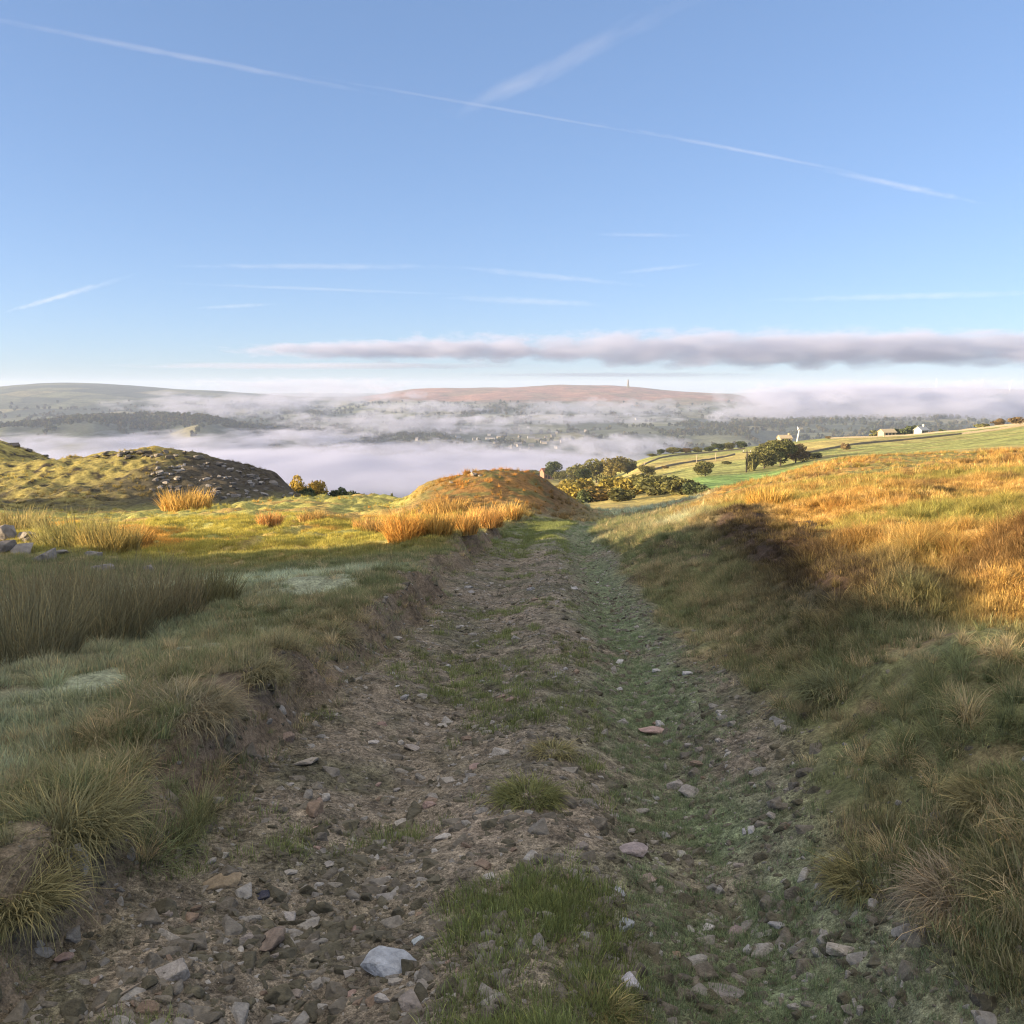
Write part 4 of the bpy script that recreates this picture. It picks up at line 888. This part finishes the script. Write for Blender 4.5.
# tower on the moor and far turbines
x = (627-512)/FPX*4260; r = empty('monument_tower', (x, 4260, Hs(x, 4260))); tag(r, 'slim stone tower on the brown moor skyline', 'tower')
bm = bmesh.new(); add_box(bm, -6, 6, -6, 6, -3, 10); bm_obj('base', bm, [M_DARKST], r)
bm = bmesh.new(); add_tube(bm, [(0,0,9.9),(0,0,30),(0,0,36)], [4.6,3.8,3.7], 4, cap=True); add_box(bm, -3.6,3.6,-3.6,3.6,36,38); bm_obj('shaft', bm, [M_DARKST], r)
TW = bmesh.new(); add_tube(TW, [(0,0,-4),(0,0,40),(0,0,80)], [3.2,2.6,1.8], 8); t_me = bpy.data.meshes.new('tower'); TW.to_mesh(t_me); TW.free(); t_me.materials.append(M_STEEL)
BL = bmesh.new(); add_tube(BL, [(0,-4,0),(0,-4,14),(0,-4,40)], [1.2,2.0,.5], 6); b_me = bpy.data.meshes.new('blade'); BL.to_mesh(b_me); BL.free(); b_me.materials.append(M_STEEL)
NC = bmesh.new(); add_box(NC, -2,2,-5,6,-2,2); n_me = bpy.data.meshes.new('nacelle'); NC.to_mesh(n_me); NC.free(); n_me.materials.append(M_STEEL)
for k, u in enumerate((932, 954, 971, 977, 1005)):
    y = 8400; x = (u-512)/FPX*y; r = empty('wind_turbine', (x, y, Hs(x, y))); tag(r, 'faint white wind turbine on the far right horizon', 'wind turbine', 'wind farm on the far horizon')
    obj('tower', t_me, r); n_ = obj('nacelle', n_me, r); n_.location = (0,0,80)
    for q in range(3): b_ = obj('blade', b_me, r); b_.location = (0,0,80); b_.rotation_euler = (0, q*2.094+k*.7, 0)

# ------------------------------------------------------------------ clouds and contrails, far above the haze
def cloud(label, u, v, y, w, h, d, dens, nsc, **kw):
    p = px(u, v, y); k = y/FPX
    tag(ball('cloud', p, (w*k/2, d/2, h*k/2), fog_mat('cloud_vapour', dens, nscale=nsc, seed=u+v, step=.15, **kw)), label, 'cloud')
cloud('long flat mauve grey cloud above the horizon', 820, 349, 30000, 1330, 50, 9000, 7e-4, (20, 1.5, 1.9), col=(.52,.56,.73), edge=.75, soft=.5)
cloud('tapering left tail of the long grey cloud', 400, 350, 30500, 460, 24, 5000, 8e-4, (9, 1.5, 1.8), col=(.52,.56,.73), edge=.6, soft=.5)
cloud('thin grey cloud streak trailing left of the long cloud', 330, 366, 30000, 560, 9, 6000, 4e-4, (6, 3, 1.2), col=(.52,.56,.73), edge=.6, soft=.6)
cloud('thin cloud sliver just below the long cloud', 620, 375, 32000, 420, 7, 6000, 3e-4, (6, 3, 1.2), col=(.52,.56,.73), edge=.7, soft=.6)
def contrail(label, a, b, w, dens, seed, alt=9000, along=9., edge=.45):
    """a, b: ends in the photo; w: width in photo pixels at the middle"""
    def at(u, v):
        d = px(u, v, 1.0); return Vector(px(u, v, (alt-CZ)/(d[2]-CZ)))
    A, B = at(*a), at(*b); M = (A+B)/2; rad = w/2*M.length/FPX
    o = ball('contrail', M, (( B-A).length/2, rad, rad), fog_mat('ice_vapour', dens/(2*rad), (1,1,1), (along, 1.1, 1.1), edge=edge, soft=.9, step=.06, seed=seed*3.1))
    o.rotation_euler = (B-A).to_track_quat('X', 'Z').to_euler(); tag(o, label, 'contrail')
contrail('bright contrail crossing the upper left of the sky', (-170,-12), (430,104), 8.0, .21, 1)
contrail('faint hairline contrail joining the two bright ones', (230,62), (720,147), 4.4, .15, 2)
contrail('bright thin contrail on the right of the sky', (560,116), (885,178), 5.6, .19, 3)
contrail('short faded contrail below the right end of the bright thin one', (775,159), (1000,207), 8.2, .19, 4)
contrail('broad blurred contrail slanting up to the top edge', (400,140), (810,-58), 28, .12, 5, along=5., edge=.7)
contrail('long level wisp low over the middle of the sky', (120,266), (510,267), 9.5, 0.24, 6, edge=.6)
contrail('wisp bending down at the right end of the long level one', (400,262), (670,288), 9.5, 0.19, 7, edge=.6)
contrail('thin level wisp below the long one', (110,281), (500,296), 5.4, 0.19, 8)
contrail('faint wisp rising at the left edge', (-8,316), (165,266), 7.5, 0.12, 9)
contrail('short faint wisp in the right half of the sky', (575,234), (710,236), 6.1, 0.16, 10)
contrail('faint long wisp low on the right', (720,301), (1120,291), 9.5, 0.25, 11)
contrail('small wisp above the left end of the long cloud', (410,296), (640,306), 10.9, 0.22, 12)
contrail('small low wisp on the left', (180,309), (295,303), 6.1, 0.17, 13)
contrail('faint wisp in the middle right above the level ones', (600,275), (720,262), 6.8, 0.14, 14)
